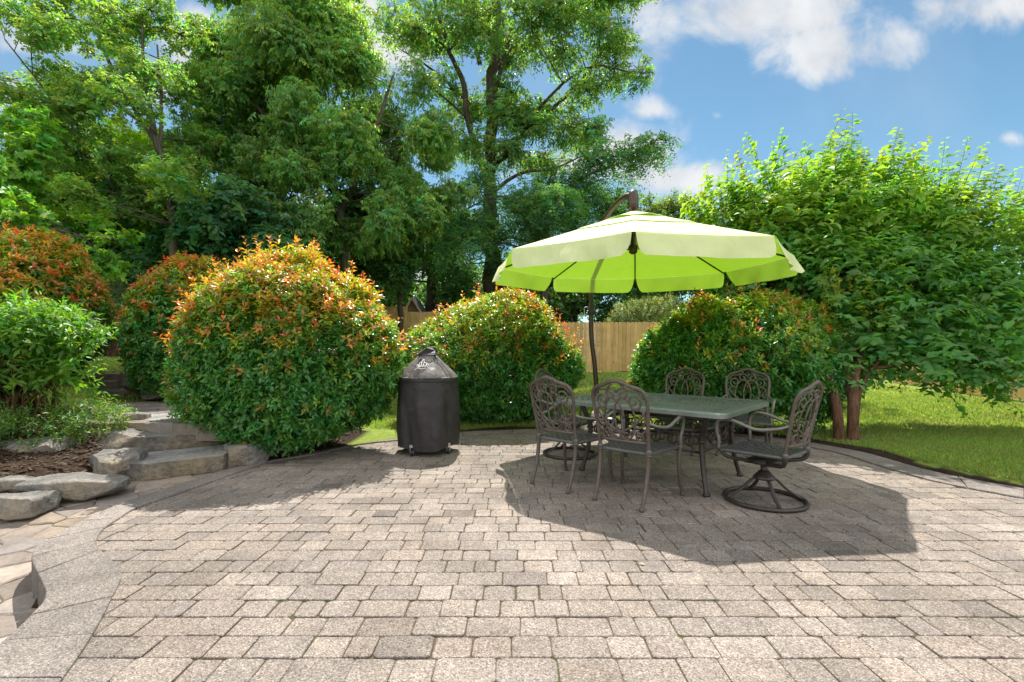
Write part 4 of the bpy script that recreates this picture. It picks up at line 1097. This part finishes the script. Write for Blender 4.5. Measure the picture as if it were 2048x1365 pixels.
tree('tall_tree', 'tallest tree, straight trunk and open crown rising behind the umbrella into the sky', 20.5,
    [([(985, 690), (984, 560), (980, 450), (980, 330), (985, 200), (990, 60), (1000, -90)], .40, .17),
     ([(978, 370), (940, 265), (930, 185), (905, 130), (880, 50), (865, -20)], .16, .05), ([(930, 200), (890, 150), (845, 105), (790, 60)], .08, .03),
     ([(990, 330), (1060, 255), (1150, 170), (1240, 50)], .15, .04), ([(1045, 262), (1110, 192), (1180, 158), (1255, 185)], .08, .03), ([(988, 190), (1012, 100), (1035, -10)], .12, .05), ([(985, 385), (1040, 345), (1110, 330), (1170, 300)], .10, .03), ([(960, 130), (940, 60), (935, -20)], .10, .05)],
    [(790, 60, 40), (830, 25, 50), (850, -20, 50), (900, 40, 52), (850, 115, 42), (905, 180, 40), (950, 110, 52), (960, 20, 56), (1005, 60, 55), (1050, 20, 56), (1060, 115, 52), (1025, 165, 46), (1112, 60, 54), (1120, 140, 46), (1180, 30, 50), (1225, 10, 46), (1255, -10, 42), (1250, 95, 36), (1225, 150, 38), (1262, 190, 26), (1165, 180, 40), (1095, 215, 46), (1045, 255, 46), (1000, 225, 46), (1130, 262, 40), (1180, 235, 32), (1100, 300, 42), (1020, 315, 46), (955, 300, 40), (900, 270, 46), (870, 225, 38), (940, 205, 36), (1160, 300, 34), (1190, 100, 40)],
    dict(n=360, K=9, S=.38, L=.21, W=.07, c=(.16, .265, .085), up=.1, bend=.5, droop=.45), 51, 'bark_dark', depth=1.2)
tree('feathery_tree', 'feathery leaved tree of blue green sprays round the foot of the tallest trunk', 19.0,
    [([(1090, 690), (1085, 560), (1060, 450), (1040, 380)], .18, .08), ([(1060, 450), (1130, 380), (1200, 345), (1275, 320)], .08, .03), ([(1050, 420), (1000, 400), (940, 430)], .07, .03)],
    [(1275, 330, 30), (1225, 345, 36), (1240, 385, 42), (1170, 350, 45), (1170, 400, 50), (1100, 360, 48), (1105, 415, 52), (1040, 400, 50), (1045, 450, 55), (1000, 475, 50), (925, 450, 42), (940, 500, 48), (1010, 520, 50), (1090, 470, 52), (1150, 455, 46), (960, 400, 36), (1210, 420, 42), (905, 520, 36)],
    dict(n=420, K=13, S=.55, L=.16, W=.048, c=(.10, .215, .085), up=.05, bend=.55, droop=.2, sp=.85), 52, 'bark_dark', depth=1.0)
tree('drooping_leaved_tree', 'broad dense tree with drooping narrow leaves left of the tallest tree', 15.5,
    [([(692, 700), (694, 600), (690, 480), (670, 380), (640, 260), (610, 120), (590, 0)], .21, .05), ([(680, 430), (730, 330), (770, 240), (800, 170)], .10, .03), ([(672, 390), (600, 300), (520, 220), (470, 150)], .11, .03), ([(640, 620), (625, 520), (600, 440)], .12, .05)],
    [(585, -10, 62), (520, 30, 62), (640, 10, 60), (470, 40, 52), (430, 20, 42), (690, 60, 48), (560, 90, 66), (630, 90, 64), (500, 110, 58), (450, 110, 40), (690, 130, 58), (600, 170, 66), (530, 180, 60), (740, 180, 55), (660, 200, 66), (775, 205, 42), (590, 245, 64), (710, 260, 62), (500, 250, 56), (440, 235, 48), (650, 285, 62), (770, 285, 52), (550, 310, 62), (480, 320, 56), (720, 335, 60), (610, 350, 60), (800, 330, 48), (660, 390, 54), (760, 400, 54), (540, 380, 56), (820, 400, 46), (590, 425, 52), (860, 370, 44), (880, 300, 44), (730, 450, 46), (850, 250, 42), (640, 455, 40), (800, 455, 42), (420, 330, 44), (420, 180, 40), (500, 200, 50), (455, 275, 50), (520, 330, 50), (560, 150, 50), (600, 300, 55), (700, 200, 50), (480, 400, 52), (560, 420, 50), (690, 420, 48), (860, 310, 40), (840, 430, 44), (890, 380, 40), (690, 460, 50), (650, 480, 46), (745, 480, 48), (610, 470, 46), (700, 390, 50)],
    dict(n=720, K=8, S=.25, L=.155, W=.056, c=(.19, .31, .095), up=.15, bend=.5, droop=.75, out=.8), 53, 'bark_grey', depth=1.1)
tree('slender_tree', 'slender grey stemmed tree fanning out up to the top left corner', 12.5,
    [([(352, 700), (350, 560), (345, 430), (335, 370), (318, 300), (270, 220), (215, 120), (180, 10)], .13, .03), ([(344, 420), (347, 360), (346, 290)], .07, .04), ([(330, 350), (300, 230), (265, 130), (240, 20)], .06, .02), ([(318, 300), (290, 180), (275, 80), (268, 0)], .06, .02), ([(290, 250), (200, 190), (120, 140), (40, 70)], .055, .015), ([(345, 440), (280, 400), (235, 385), (185, 370), (110, 345)], .06, .025), ([(230, 380), (180, 290), (130, 210), (60, 110)], .05, .015), ([(320, 310), (340, 200), (350, 120)], .05, .02)],
    [(60, 60, 44), (35, 110, 42), (110, 30, 50), (160, -5, 52), (120, 90, 46), (180, 60, 46), (230, 15, 50), (290, 10, 44), (330, 40, 36), (250, 80, 46), (310, 90, 42), (350, 120, 34), (70, 160, 42), (130, 160, 42), (190, 135, 42), (260, 150, 42), (320, 160, 42), (20, 200, 44), (85, 220, 42), (150, 215, 40), (215, 200, 40), (290, 215, 40), (360, 190, 38), (50, 270, 44), (120, 280, 40), (180, 270, 38), (245, 270, 36), (340, 250, 38), (110, 330, 36), (180, 320, 36), (240, 330, 36), (370, 280, 40), (395, 330, 42), (230, 440, 44), (160, 390, 36), (300, 440, 42), (390, 420, 46), (440, 400, 44), (60, 400, 40), (100, 250, 40), (200, 330, 42), (270, 340, 42), (330, 390, 42), (40, 340, 40), (280, 400, 40), (150, 250, 40), (230, 240, 40)],
    dict(n=320, K=8, S=.22, L=.11, W=.065, c=(.185, .295, .085), up=.25, bend=.2, droop=.25), 54, 'bark_grey', depth=.9)
tree('lime_green_tree', 'young lime green tree glowing in a sunny gap behind the grey stems', 16.5,
    [([(330, 700), (332, 560), (335, 440), (335, 340)], .10, .04)], [(270, 320, 38), (320, 315, 40), (370, 335, 40), (300, 365, 42), (350, 385, 42), (390, 375, 36), (265, 375, 36), (320, 425, 42)],
    dict(n=280, K=8, S=.24, L=.16, W=.10, c=(.36, .48, .035), up=.3, bend=.15, droop=.2), 55, 'bark_grey')
tree('maple_tree', 'bright green broad leaved maple reaching in at the left edge', 9.2,
    [([(-70, 730), (-60, 560), (-30, 430), (20, 360)], .10, .04), ([(-40, 470), (60, 450), (150, 470)], .05, .02)],
    [(20, 350, 46), (70, 365, 36), (-20, 400, 52), (50, 410, 42), (85, 420, 30), (10, 450, 46), (-10, 290, 46), (60, 295, 34), (20, 230, 40), (140, 455, 32), (165, 490, 30), (185, 525, 24), (120, 500, 30), (190, 470, 22), (160, 545, 24)],
    dict(n=190, K=8, S=.22, L=.125, W=.11, c=(.15, .29, .04), up=.2, bend=.25, droop=.4), 56, 'bark_grey', depth=.5)
tree('backdrop_tree', 'dark tall tree crown showing above and behind the drooping leaved tree', 21.0,
    [([(560, 700), (560, 400), (550, 100), (545, -60)], .3, .1)], [(440, -10, 52), (410, 50, 40), (420, 110, 36), (490, -20, 60), (570, -40, 60), (660, -20, 56), (710, 20, 42), (430, 170, 40), (700, 90, 40)],
    dict(n=360, K=8, S=.4, L=.24, W=.10, c=(.11, .20, .05), up=.1, bend=.4, droop=.4), 57, 'bark_dark', depth=1.2)
tree('round_topped_tree', 'small round tree top with upright twigs just right of the umbrella top', 24.0,
    [([(1335, 690), (1335, 560), (1335, 430)], .15, .06)], [(1335, 415, 34), (1365, 425, 26), (1305, 420, 34), (1350, 455, 36), (1310, 470, 40), (1270, 440, 36), (1380, 450, 22)],
    dict(n=330, K=8, S=.3, L=.19, W=.09, c=(.13, .19, .05), up=.9, bend=0, droop=.1), 58, 'bark_grey')
# the dark belt under the tall crowns: undergrowth trees one can tell apart by place
dk = dict(n=560, K=8, S=.36, L=.20, W=.10, c=(.085, .18, .055), up=.1, bend=.35, droop=.35)
tree('undergrowth_tree', 'dark understory tree at far left behind the flaming red shrub', 14.5, [([(120, 700), (125, 560), (130, 440)], .12, .05)], [(120, 380, 48), (200, 400, 50), (260, 405, 46), (60, 375, 46), (300, 440, 50), (150, 350, 40), (220, 350, 40), (350, 440, 44), (40, 520, 60), (110, 430, 50), (60, 440, 56), (160, 430, 52), (130, 500, 60), (190, 560, 52), (200, 490, 56), (80, 580, 60), (150, 600, 50), (230, 500, 44)], dk, 61, 'bark_dark')
tree('undergrowth_tree', 'dark blue green bushy tree behind the orange topped shrub', 13.8, [([(470, 700), (472, 600), (475, 480)], .12, .05)], [(300, 500, 52), (350, 470, 50), (400, 480, 56), (460, 460, 52), (520, 450, 50), (440, 520, 58), (510, 505, 60), (570, 490, 52), (290, 560, 46), (560, 545, 56), (330, 530, 56), (250, 545, 40), (610, 530, 46)], dict(dk, c=(.08, .19, .09)), 62, 'bark_dark')
tree('undergrowth_tree', 'shaded tree with a dark leaning trunk right of the drooping tree', 17.5, [([(690, 690), (660, 600), (640, 520), (655, 450)], .16, .08), ([(800, 690), (805, 600), (800, 500)], .12, .07)], [(600, 450, 48), (560, 470, 46), (650, 420, 44), (720, 420, 44), (640, 560, 52), (690, 580, 46), (720, 520, 52), (770, 490, 50), (760, 560, 46), (650, 500, 44), (825, 470, 46), (720, 610, 40), (600, 600, 40), (810, 545, 34)], dk, 63, 'bark_dark')
tree('undergrowth_tree', 'dark trunked tree standing over the little playhouse', 22.5, [([(866, 690), (862, 600), (866, 520), (872, 420)], .30, .14), ([(868, 570), (895, 545), (915, 535)], .06, .03)], [(860, 470, 50), (830, 510, 36), (900, 480, 46), (880, 520, 36), (930, 540, 40), (945, 590, 44), (915, 610, 34), (800, 500, 42), (905, 430, 44), (790, 560, 34), (770, 610, 34)], dk, 64, 'bark_dark')
tree('undergrowth_tree', 'dark tree behind the fence under the left half of the umbrella', 21.5, [([(1150, 690), (1150, 600)], .18, .1)], [(1040, 560, 52), (1000, 610, 46), (1100, 560, 52), (1100, 615, 46), (1160, 560, 52), (1170, 615, 40), (1220, 570, 46), (1210, 620, 34), (1050, 620, 44), (1290, 560, 50), (1360, 560, 52), (1420, 570, 50), (1350, 500, 50), (1440, 520, 46), (1240, 500, 50)], dk, 65, 'bark_dark')
# far wood beyond: one tree, copied
w0 = tree('far_wood_tree', 'dark tree of the far wood glimpsed between the nearer trunks', 33.0, [([(500, 690), (500, 560), (505, 470)], .3, .1)], [(440, 560, 46), (500, 540, 52), (560, 560, 46), (420, 610, 44), (480, 600, 50), (540, 610, 50), (590, 620, 40), (500, 480, 42), (450, 510, 40), (550, 510, 40), (500, 660, 44), (420, 660, 40), (580, 660, 40)], dict(dk, S=.6, L=.42, W=.24, n=220), 71, 'bark_dark', 'trees of the far wood')
for k, (x, y, s_, rz) in enumerate([(-34, 34, 1.1, 1), (-28, 31, 1.0, 2.2), (-22, 35, 1.15, 3), (-10.5, 36, 1.0, 4.1), (-4.5, 34, .72, 5), (3, 35, .75, .6), (9.5, 34, .8, 1.7), (16, 36, .7, 2.9), (-40, 30, 1.2, 4.4)]):
    c = copy_tree(w0); c.location = (x, y, float(ground_h(x, y))); c.rotation_euler = (0, 0, rz); c.scale = (s_, s_, s_)

# ---- broad leaved multi stemmed tree on the right (long upright leafy wands)
def wand_tree(label, c, seed):
    zg = float(ground_h(c[0], c[1])); root = thing('crape_myrtle_tree', label, 'tree', (c[0], c[1], zg)); f = Fol(seed); r = f.r; mb = MB()
    stems = [[(-.06, 0, -.1), (-.08, .08, .6), (-.10, .45, 1.3), (-.16, 1.1, 2.0), (-.35, 1.7, 2.7)], [(.10, -.02, -.1), (.13, .02, .5), (.35, .25, .95), (.95, .75, 1.5), (1.9, 1.2, 2.2)], [(.12, .03, -.1), (.15, .1, .6), (.22, .4, 1.3), (.35, .9, 2.2), (.5, 1.2, 3.0)], [(.02, .1, -.1), (.02, .2, .7), (-.05, .6, 1.5), (.0, 1.0, 2.4), (-.3, 1.4, 3.0)], [(.14, 0, .1), (.3, .1, .7), (.8, .3, 1.15), (1.5, .5, 1.45)], [(.3, .2, .9), (.9, .9, 1.6), (1.4, 1.5, 2.6)]]
    for k, s_ in enumerate(stems):
        sp_ = spline(s_, 6); r0 = [.07, .075, .05, .045, .034, .034][k]; mb.tube(sp_, list(np.linspace(r0, r0 * .35, len(sp_))), 9)
    NP = np.concatenate([np.array(spline(s_, 6)) for s_ in stems])
    # crown blobs: centre, radii, shoots
    bl = [((-.58, 1.9, 2.85), (.70, .7, .75)), ((.1, 1.3, 3.15), (.85, .9, .80)), ((1.1, 1.5, 3.2), (.9, .9, .85)), ((2.1, 1.5, 3.0), (.9, .9, .85)), ((3.0, 1.4, 2.6), (.9, .9, .9)),
          ((-.2, 1.5, 2.1), (.6, .6, .6)), ((.5, .95, 2.3), (.8, .7, .65)), ((1.5, 1.0, 2.2), (.8, .7, .65)), ((2.5, 1.0, 1.9), (.8, .7, .6)), ((.7, .55, 1.55), (.65, .5, .42)), ((1.55, .6, 1.5), (.7, .5, .45)), ((2.3, .55, 1.35), (.7, .5, .5)), ((1.25, .3, 1.10), (.5, .35, .25)), ((2.0, .2, .98), (.5, .3, .22)), ((-.2, 1.4, 2.5), (.9, .7, .8)), ((3.5, .9, 1.8), (.7, .7, .7)), ((1.6, 1.9, 2.6), (1.2, .6, .9)), ((.35, .45, .98), (.3, .25, .22))]
    for o, rad in bl:
        o = np.array(o); rad = np.array(rad); m = int(235 * (rad[0] * rad[1] + rad[0] * rad[2] + rad[1] * rad[2]))
        D = sphere(r, m); pos = o + D * rad * (lump(D, seed, .12) * np.clip(r.random(m) ** .4, .3, 1))[:, None]
        A = nrm(D * np.array([.7, .7, .5]) + np.array([0, 0, .35 if o[2] > 1.7 else -.05]) + r.normal(0, .3, (m, 3)))
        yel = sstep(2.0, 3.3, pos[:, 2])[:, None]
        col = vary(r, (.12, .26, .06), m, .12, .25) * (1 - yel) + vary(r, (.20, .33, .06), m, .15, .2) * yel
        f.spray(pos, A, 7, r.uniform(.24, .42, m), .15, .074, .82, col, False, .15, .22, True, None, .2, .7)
        i = np.argmin(np.linalg.norm(NP - o, axis=1) + np.where(NP[:, 2] > o[2], 1.0, 0))
        mb.tube(spline([NP[i], (NP[i] + o) / 2 + np.array([0, 0, .08]), o], 4), list(np.linspace(.024, .01, 9)), 6)
        for k in range(8):
            e = o + sphere(r, 1, -.4)[0] * rad * .9; mb.tube([o, (o + e) / 2 + r.normal(0, .04, 3), e], [.009, .006, .003], 5)
    # long wands standing out of the top and the left side
    top = [(o, rad) for o, rad in bl if o[2] > 2.4]; tips = mb
    for o, rad in top:
        m = 44; D = sphere(r, m, .05); p = np.array(o) + D * np.array(rad) * .85; A = nrm(D * .45 + np.array([-.05, 0, 1.0]) + r.normal(0, .14, (m, 3))); Lw = r.uniform(.45, 1.05, m)
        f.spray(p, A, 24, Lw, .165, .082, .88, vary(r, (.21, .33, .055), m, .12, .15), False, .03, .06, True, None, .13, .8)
        for q, a, l_ in zip(p, A, Lw): tips.tube([q, q + a * l_ * .98], [.004, .0015], 4)
    # hanging twig at the lower right
    for p0, d, l_ in (((1.55, .1, .95), (.9, -.1, -.5), .75), ((2.0, 0, 1.0), (1, -.1, -.12), .9), ((1.2, .1, .95), (.6, -.2, -.75), .45)):
        n_ = 7; tt = np.linspace(0, 1, n_); p0 = np.array(p0); d = nrm(np.array(d)); pos = p0 + d * (tt * l_)[:, None]; pos[:, 2] -= .12 * tt ** 2
        f.spray(pos, np.tile(d, (n_, 1)) + r.normal(0, .25, (n_, 3)), 7, .18, .10, .06, .8, vary(r, (.10, .25, .04), n_), False, .2, .3); tips.tube(list(pos), .004, 4)
    # yellowish flower bud panicles
    for (x, y, z) in ((.02, .25, 1.95), (-.18, .3, 1.72), (.55, .25, 1.8), (.35, .2, 2.1), (-.05, .2, 2.15)):
        m = 40; D = sphere(r, m); f.spray(np.array([x, y, z]) + D * np.array([.10, .08, .12]), D + np.array([0, 0, .6]), 6, .05, .022, .018, .8, vary(r, (.34, .33, .06), m), True, 0, 0, False)
    f.build('crown', M['leaf'], root); mb.build('trunk', M['bark_brown'], root, smooth=True)
    return root
wand_tree('broad leafy tree with brown peeling stems at the right edge of the patio', (4.36, 6.10), 81)

# ---- grass blades where the lawn is close
def grass(regs, seed):
    f = Fol(seed); r = f.r
    for (x0, x1, y0, y1, dens, h, w) in regs:
        n = int((x1 - x0) * (y1 - y0) * dens); x = r.uniform(x0, x1, n); y = r.uniform(y0, y1, n)
        ok = ~inside(PATIO, x, y) & (dist_line(KOUT, x, y) > .05)
        sl = (x > 2.2) & (x < 4.75) & (dist_line(KOUT, x, y) < .24); ok &= ~sl & ~((np.abs(x) < .9) & (dist_line(KOUT, x, y) < .22) & (y > 6.6))
        s2 = (x + 3.75) * -0.72 + (y - 4.05) * 0.69; ok &= ~((x < -3.0) & (s2 < 2.7)); ok &= ~((x < -1.6) & (dist_line(KOUT, x, y) < 1.8) & (y < 7))
        x, y = x[ok], y[ok]; n = len(x); B = np.stack([x, y, ground_h(x, y) - .005], 1)
        A = nrm(np.stack([r.normal(0, .45, n), r.normal(0, .45, n), np.ones(n)], 1)); N = nrm(r.normal(0, 1, (n, 3)) * np.array([1, 1, .2]))
        pt = .5 + .5 * np.sin(x * 2.1 + 1.7 * np.sin(y * 1.3)) * np.sin(y * 1.9 + x)
        c = vary(r, (.34, .43, .08), n, .16, .25); c = c * (1 - .5 * pt[:, None]) + np.array([.55, .54, .24]) * (.5 * pt[:, None] * r.random((n, 1)) + .25 * (r.random((n, 1)) < .2))
        f.leaves(B, A, N, r.uniform(.6, 1.25, n) * h, np.full(n, w), c, False, .25, .1)
    return f.build('grass', M['grass'], None)
tag(grass([(3.6, 8, 3.0, 7, 3600, .05, .010), (8, 10.4, 3.0, 7, 1800, .055, .014), (3.2, 10.4, 7, 11, 1500, .055, .016), (2, 10.4, 11, 16.8, 420, .06, .03), (-2.4, 2.6, 6.6, 9, 2600, .05, .011), (-3.5, 3.2, 9, 13, 900, .055, .02), (-5, 4, 13, 17.2, 300, .06, .034), (-15, -5.2, 9.6, 15, 380, .06, .026), (-10, -5.6, 6.4, 9.6, 900, .055, .016)], 91), kind='stuff')

# ---- fallen leaves and petals on the paving
r = np.random.default_rng(12); f = Fol(12)
xs = []; 
for (cx_, cy_, sx_, sy_, n) in ((-2.3, 5.25, .8, .35, 70), (-.2, 6.2, .9, .25, 60), (3.7, 5.3, .35, .5, 26), (2.5, 4.4, 1.2, .8, 22), (.5, 3.2, 2.0, 1.0, 10)):
    xs.append(np.stack([r.normal(cx_, sx_, n), r.normal(cy_, sy_, n)], 1))
xy = np.concatenate(xs); xy = xy[inside(PATIO, xy[:, 0], xy[:, 1])]; n = len(xy)
B = np.concatenate([xy, np.full((n, 1), .008)], 1); a = r.uniform(0, 6.28, n)
D = np.stack([np.cos(a), np.sin(a), r.uniform(0, .25, n)], 1); sz = r.uniform(.012, .045, n)
cl = np.where((r.random(n) < .5)[:, None], np.array([.45, .30, .06]), np.where((r.random(n) < .5)[:, None], np.array([.5, .46, .36]), np.array([.25, .08, .03])))
f.leaves(B, D, np.tile([0, 0, 1.], (n, 1)), sz, sz * .5, cl, True, .1, .25)
tag(f.build('leaf_litter', M['grass'], None), kind='stuff')
# =================================================================== LIGHT, SKY, CAMERA
SUN_K, SUN_DX = 0.61, 0.04
sd = Vector((-SUN_DX, SUN_K, 1.0)).normalized()            # towards the sun
elev = math.asin(sd.z); rot = math.atan2(sd.x, sd.y)
sun = bpy.data.lights.new('sun', 'SUN'); sun.energy = 4.3; sun.angle = R(0.53); sun.color = (1.0, 0.955, 0.89)
so = link(bpy.data.objects.new('sun', sun)); so.rotation_euler = sd.to_track_quat('Z', 'Y').to_euler(); so.location = (0, 10, 20)

w = bpy.data.worlds.new('World'); SC.world = w; w.use_nodes = True; nt = w.node_tree
bg = nt.nodes['Background']; L = nt.links.new
def wn(t_, **k):
    n = nt.nodes.new(t_)
    for a, v in k.items(): setattr(n, a, v)
    return n
def wm(op, a, b=0.0, c=None, clamp=False):
    n = wn('ShaderNodeMath', operation=op); n.use_clamp = clamp
    for i, v in enumerate((a, b) if c is None else (a, b, c)):
        if isinstance(v, (int, float)): n.inputs[i].default_value = v
        else: L(v, n.inputs[i])
    return n.outputs[0]
sky = wn('ShaderNodeTexSky', sky_type='NISHITA'); sky.sun_disc = False; sky.sun_elevation = elev; sky.sun_rotation = rot
sky.air_density = 1.0; sky.dust_density = 0.15; sky.ozone_density = 1.0
tc = wn('ShaderNodeTexCoord'); sep = wn('ShaderNodeSeparateXYZ'); L(tc.outputs['Generated'], sep.inputs[0])
yy = wm('MAXIMUM', sep.outputs[1], 0.02); u = wm('DIVIDE', sep.outputs[0], yy); v = wm('DIVIDE', sep.outputs[2], yy)
cv = wn('ShaderNodeCombineXYZ'); L(u, cv.inputs[0]); L(v, cv.inputs[1])
def wnoise(scale, detail, rough=0.55, dist=0.0):
    n = wn('ShaderNodeTexNoise'); n.inputs['Scale'].default_value = scale; n.inputs['Detail'].default_value = detail; n.inputs['Roughness'].default_value = rough; n.inputs['Distortion'].default_value = dist
    L(cv.outputs[0], n.inputs['Vector']); return n.outputs['Fac']
n1 = wnoise(5.5, 9, 0.58, .3); n2 = wnoise(2.6, 5)
mask = None
# clouds as soft ellipses of sky direction, broken up by noise: u, v, half widths, weight
for (px, py, rx, ry, wt) in [(1500, 40, 300, 115, 1), (1640, 95, 225, 78, 1), (1390, 60, 120, 75, .8), (1990, 15, 175, 80, 1), (1265, 310, 170, 75, .95), (1350, 355, 150, 50, .95), (1300, 222, 90, 42, .55), (1436, 232, 60, 34, .32), (2012, 276, 70, 40, .30), (1445, 182, 50, 40, .22), (400, 70, 80, 120, 1), (780, 100, 130, 60, 1), (75, 70, 130, 60, 1), (730, 10, 80, 50, .9), (20, 180, 60, 60, .9), (1150, 330, 200, 60, .8), (690, 440, 120, 60, 1), (870, 570, 160, 80, 1), (330, 180, 120, 90, .6)]:
    a = wm('DIVIDE', wm('SUBTRACT', u, (px - 1024) / F), rx / F); b = wm('DIVIDE', wm('SUBTRACT', v, (HZ - py) / F), ry / F)
    d = wm('SUBTRACT', wt, wm('POWER', wm('ADD', wm('MULTIPLY', a, a), wm('MULTIPLY', b, b)), 0.5))
    mask = d if mask is None else wm('MAXIMUM', mask, d)
m = wm('ADD', mask, wm('MULTIPLY', wm('SUBTRACT', n1, 0.5), 2.7))
cl = wn('ShaderNodeMapRange', interpolation_type='SMOOTHSTEP'); L(m, cl.inputs['Value']); cl.inputs['From Min'].default_value = -0.06; cl.inputs['From Max'].default_value = 0.75
thin = wm('MULTIPLY', wm('SUBTRACT', n2, 0.42), 0.35, clamp=True)
front = wn('ShaderNodeMapRange', interpolation_type='SMOOTHSTEP'); L(sep.outputs[1], front.inputs['Value']); front.inputs['From Min'].default_value = 0.02; front.inputs['From Max'].default_value = 0.30
# unseen clouds added behind camera as fill light: noise on the cloud layer's plane
zz = wm('MAXIMUM', sep.outputs[2], 0.08); c2 = wn('ShaderNodeCombineXYZ'); L(wm('DIVIDE', sep.outputs[0], zz), c2.inputs[0]); L(wm('DIVIDE', sep.outputs[1], zz), c2.inputs[1])
nb = wn('ShaderNodeTexNoise'); nb.inputs['Scale'].default_value = 1.1; nb.inputs['Detail'].default_value = 7; L(c2.outputs[0], nb.inputs['Vector'])
bk = wn('ShaderNodeMapRange', interpolation_type='SMOOTHSTEP'); L(nb.outputs['Fac'], bk.inputs['Value']); bk.inputs['From Min'].default_value = 0.36; bk.inputs['From Max'].default_value = 0.5
rear_fill = wm('MULTIPLY', bk.outputs[0], wm('SUBTRACT', 1.0, front.outputs[0]))
fac = wm('MAXIMUM', wm('MULTIPLY', wm('MAXIMUM', wm('MULTIPLY', cl.outputs[0], 0.94), thin), front.outputs[0]), rear_fill)
cr = wn('ShaderNodeValToRGB'); L(wnoise(9, 6), cr.inputs['Fac']); cr.color_ramp.elements[0].position = .3; cr.color_ramp.elements[0].color = (4.5, 4.65, 4.9, 1); cr.color_ramp.elements[1].position = .65; cr.color_ramp.elements[1].color = (6.0, 6.05, 6.1, 1)
mx = wn('ShaderNodeMix', data_type='RGBA'); L(fac, mx.inputs['Factor']); tn = wn('ShaderNodeMix', data_type='RGBA', blend_type='MULTIPLY'); tn.inputs['Factor'].default_value = 1; L(sky.outputs[0], tn.inputs['A']); tn.inputs['B'].default_value = (.80, 1.0, .92, 1); L(tn.outputs['Result'], mx.inputs['A']); sc_ = wn('ShaderNodeMix', data_type='RGBA'); L(rear_fill, sc_.inputs['Factor']); L(cr.outputs[0], sc_.inputs['A']); sc_.inputs['B'].default_value = (11.6, 11.6, 11.8, 1); L(sc_.outputs['Result'], mx.inputs['B'])
L(mx.outputs['Result'], bg.inputs['Color']); bg.inputs['Strength'].default_value = 0.075

cam = bpy.data.cameras.new('camera'); cam.sensor_width = 36; cam.lens = F / 2048 * 36; cam.shift_y = (HZ - 682.5) / 2048; cam.clip_end = 2000; cam.clip_start = 0.05
co = link(bpy.data.objects.new('camera', cam)); co.location = (0, 0, CAMH); co.rotation_euler = (R(90), 0, 0); SC.camera = co; sky.altitude = 900
SC.render.engine = 'CYCLES'; c = SC.cycles
c.max_bounces = 8; c.diffuse_bounces = 3; c.glossy_bounces = 2; c.transmission_bounces = 4; c.transparent_max_bounces = 4
c.use_denoising = True
try: c.denoiser = 'OPENIMAGEDENOISE'
except Exception: pass
c.sample_clamp_indirect = 6
SC.view_settings.view_transform = 'Standard'; SC.view_settings.look = 'None'; SC.view_settings.exposure = 1.05; SC.view_settings.gamma = 1.0
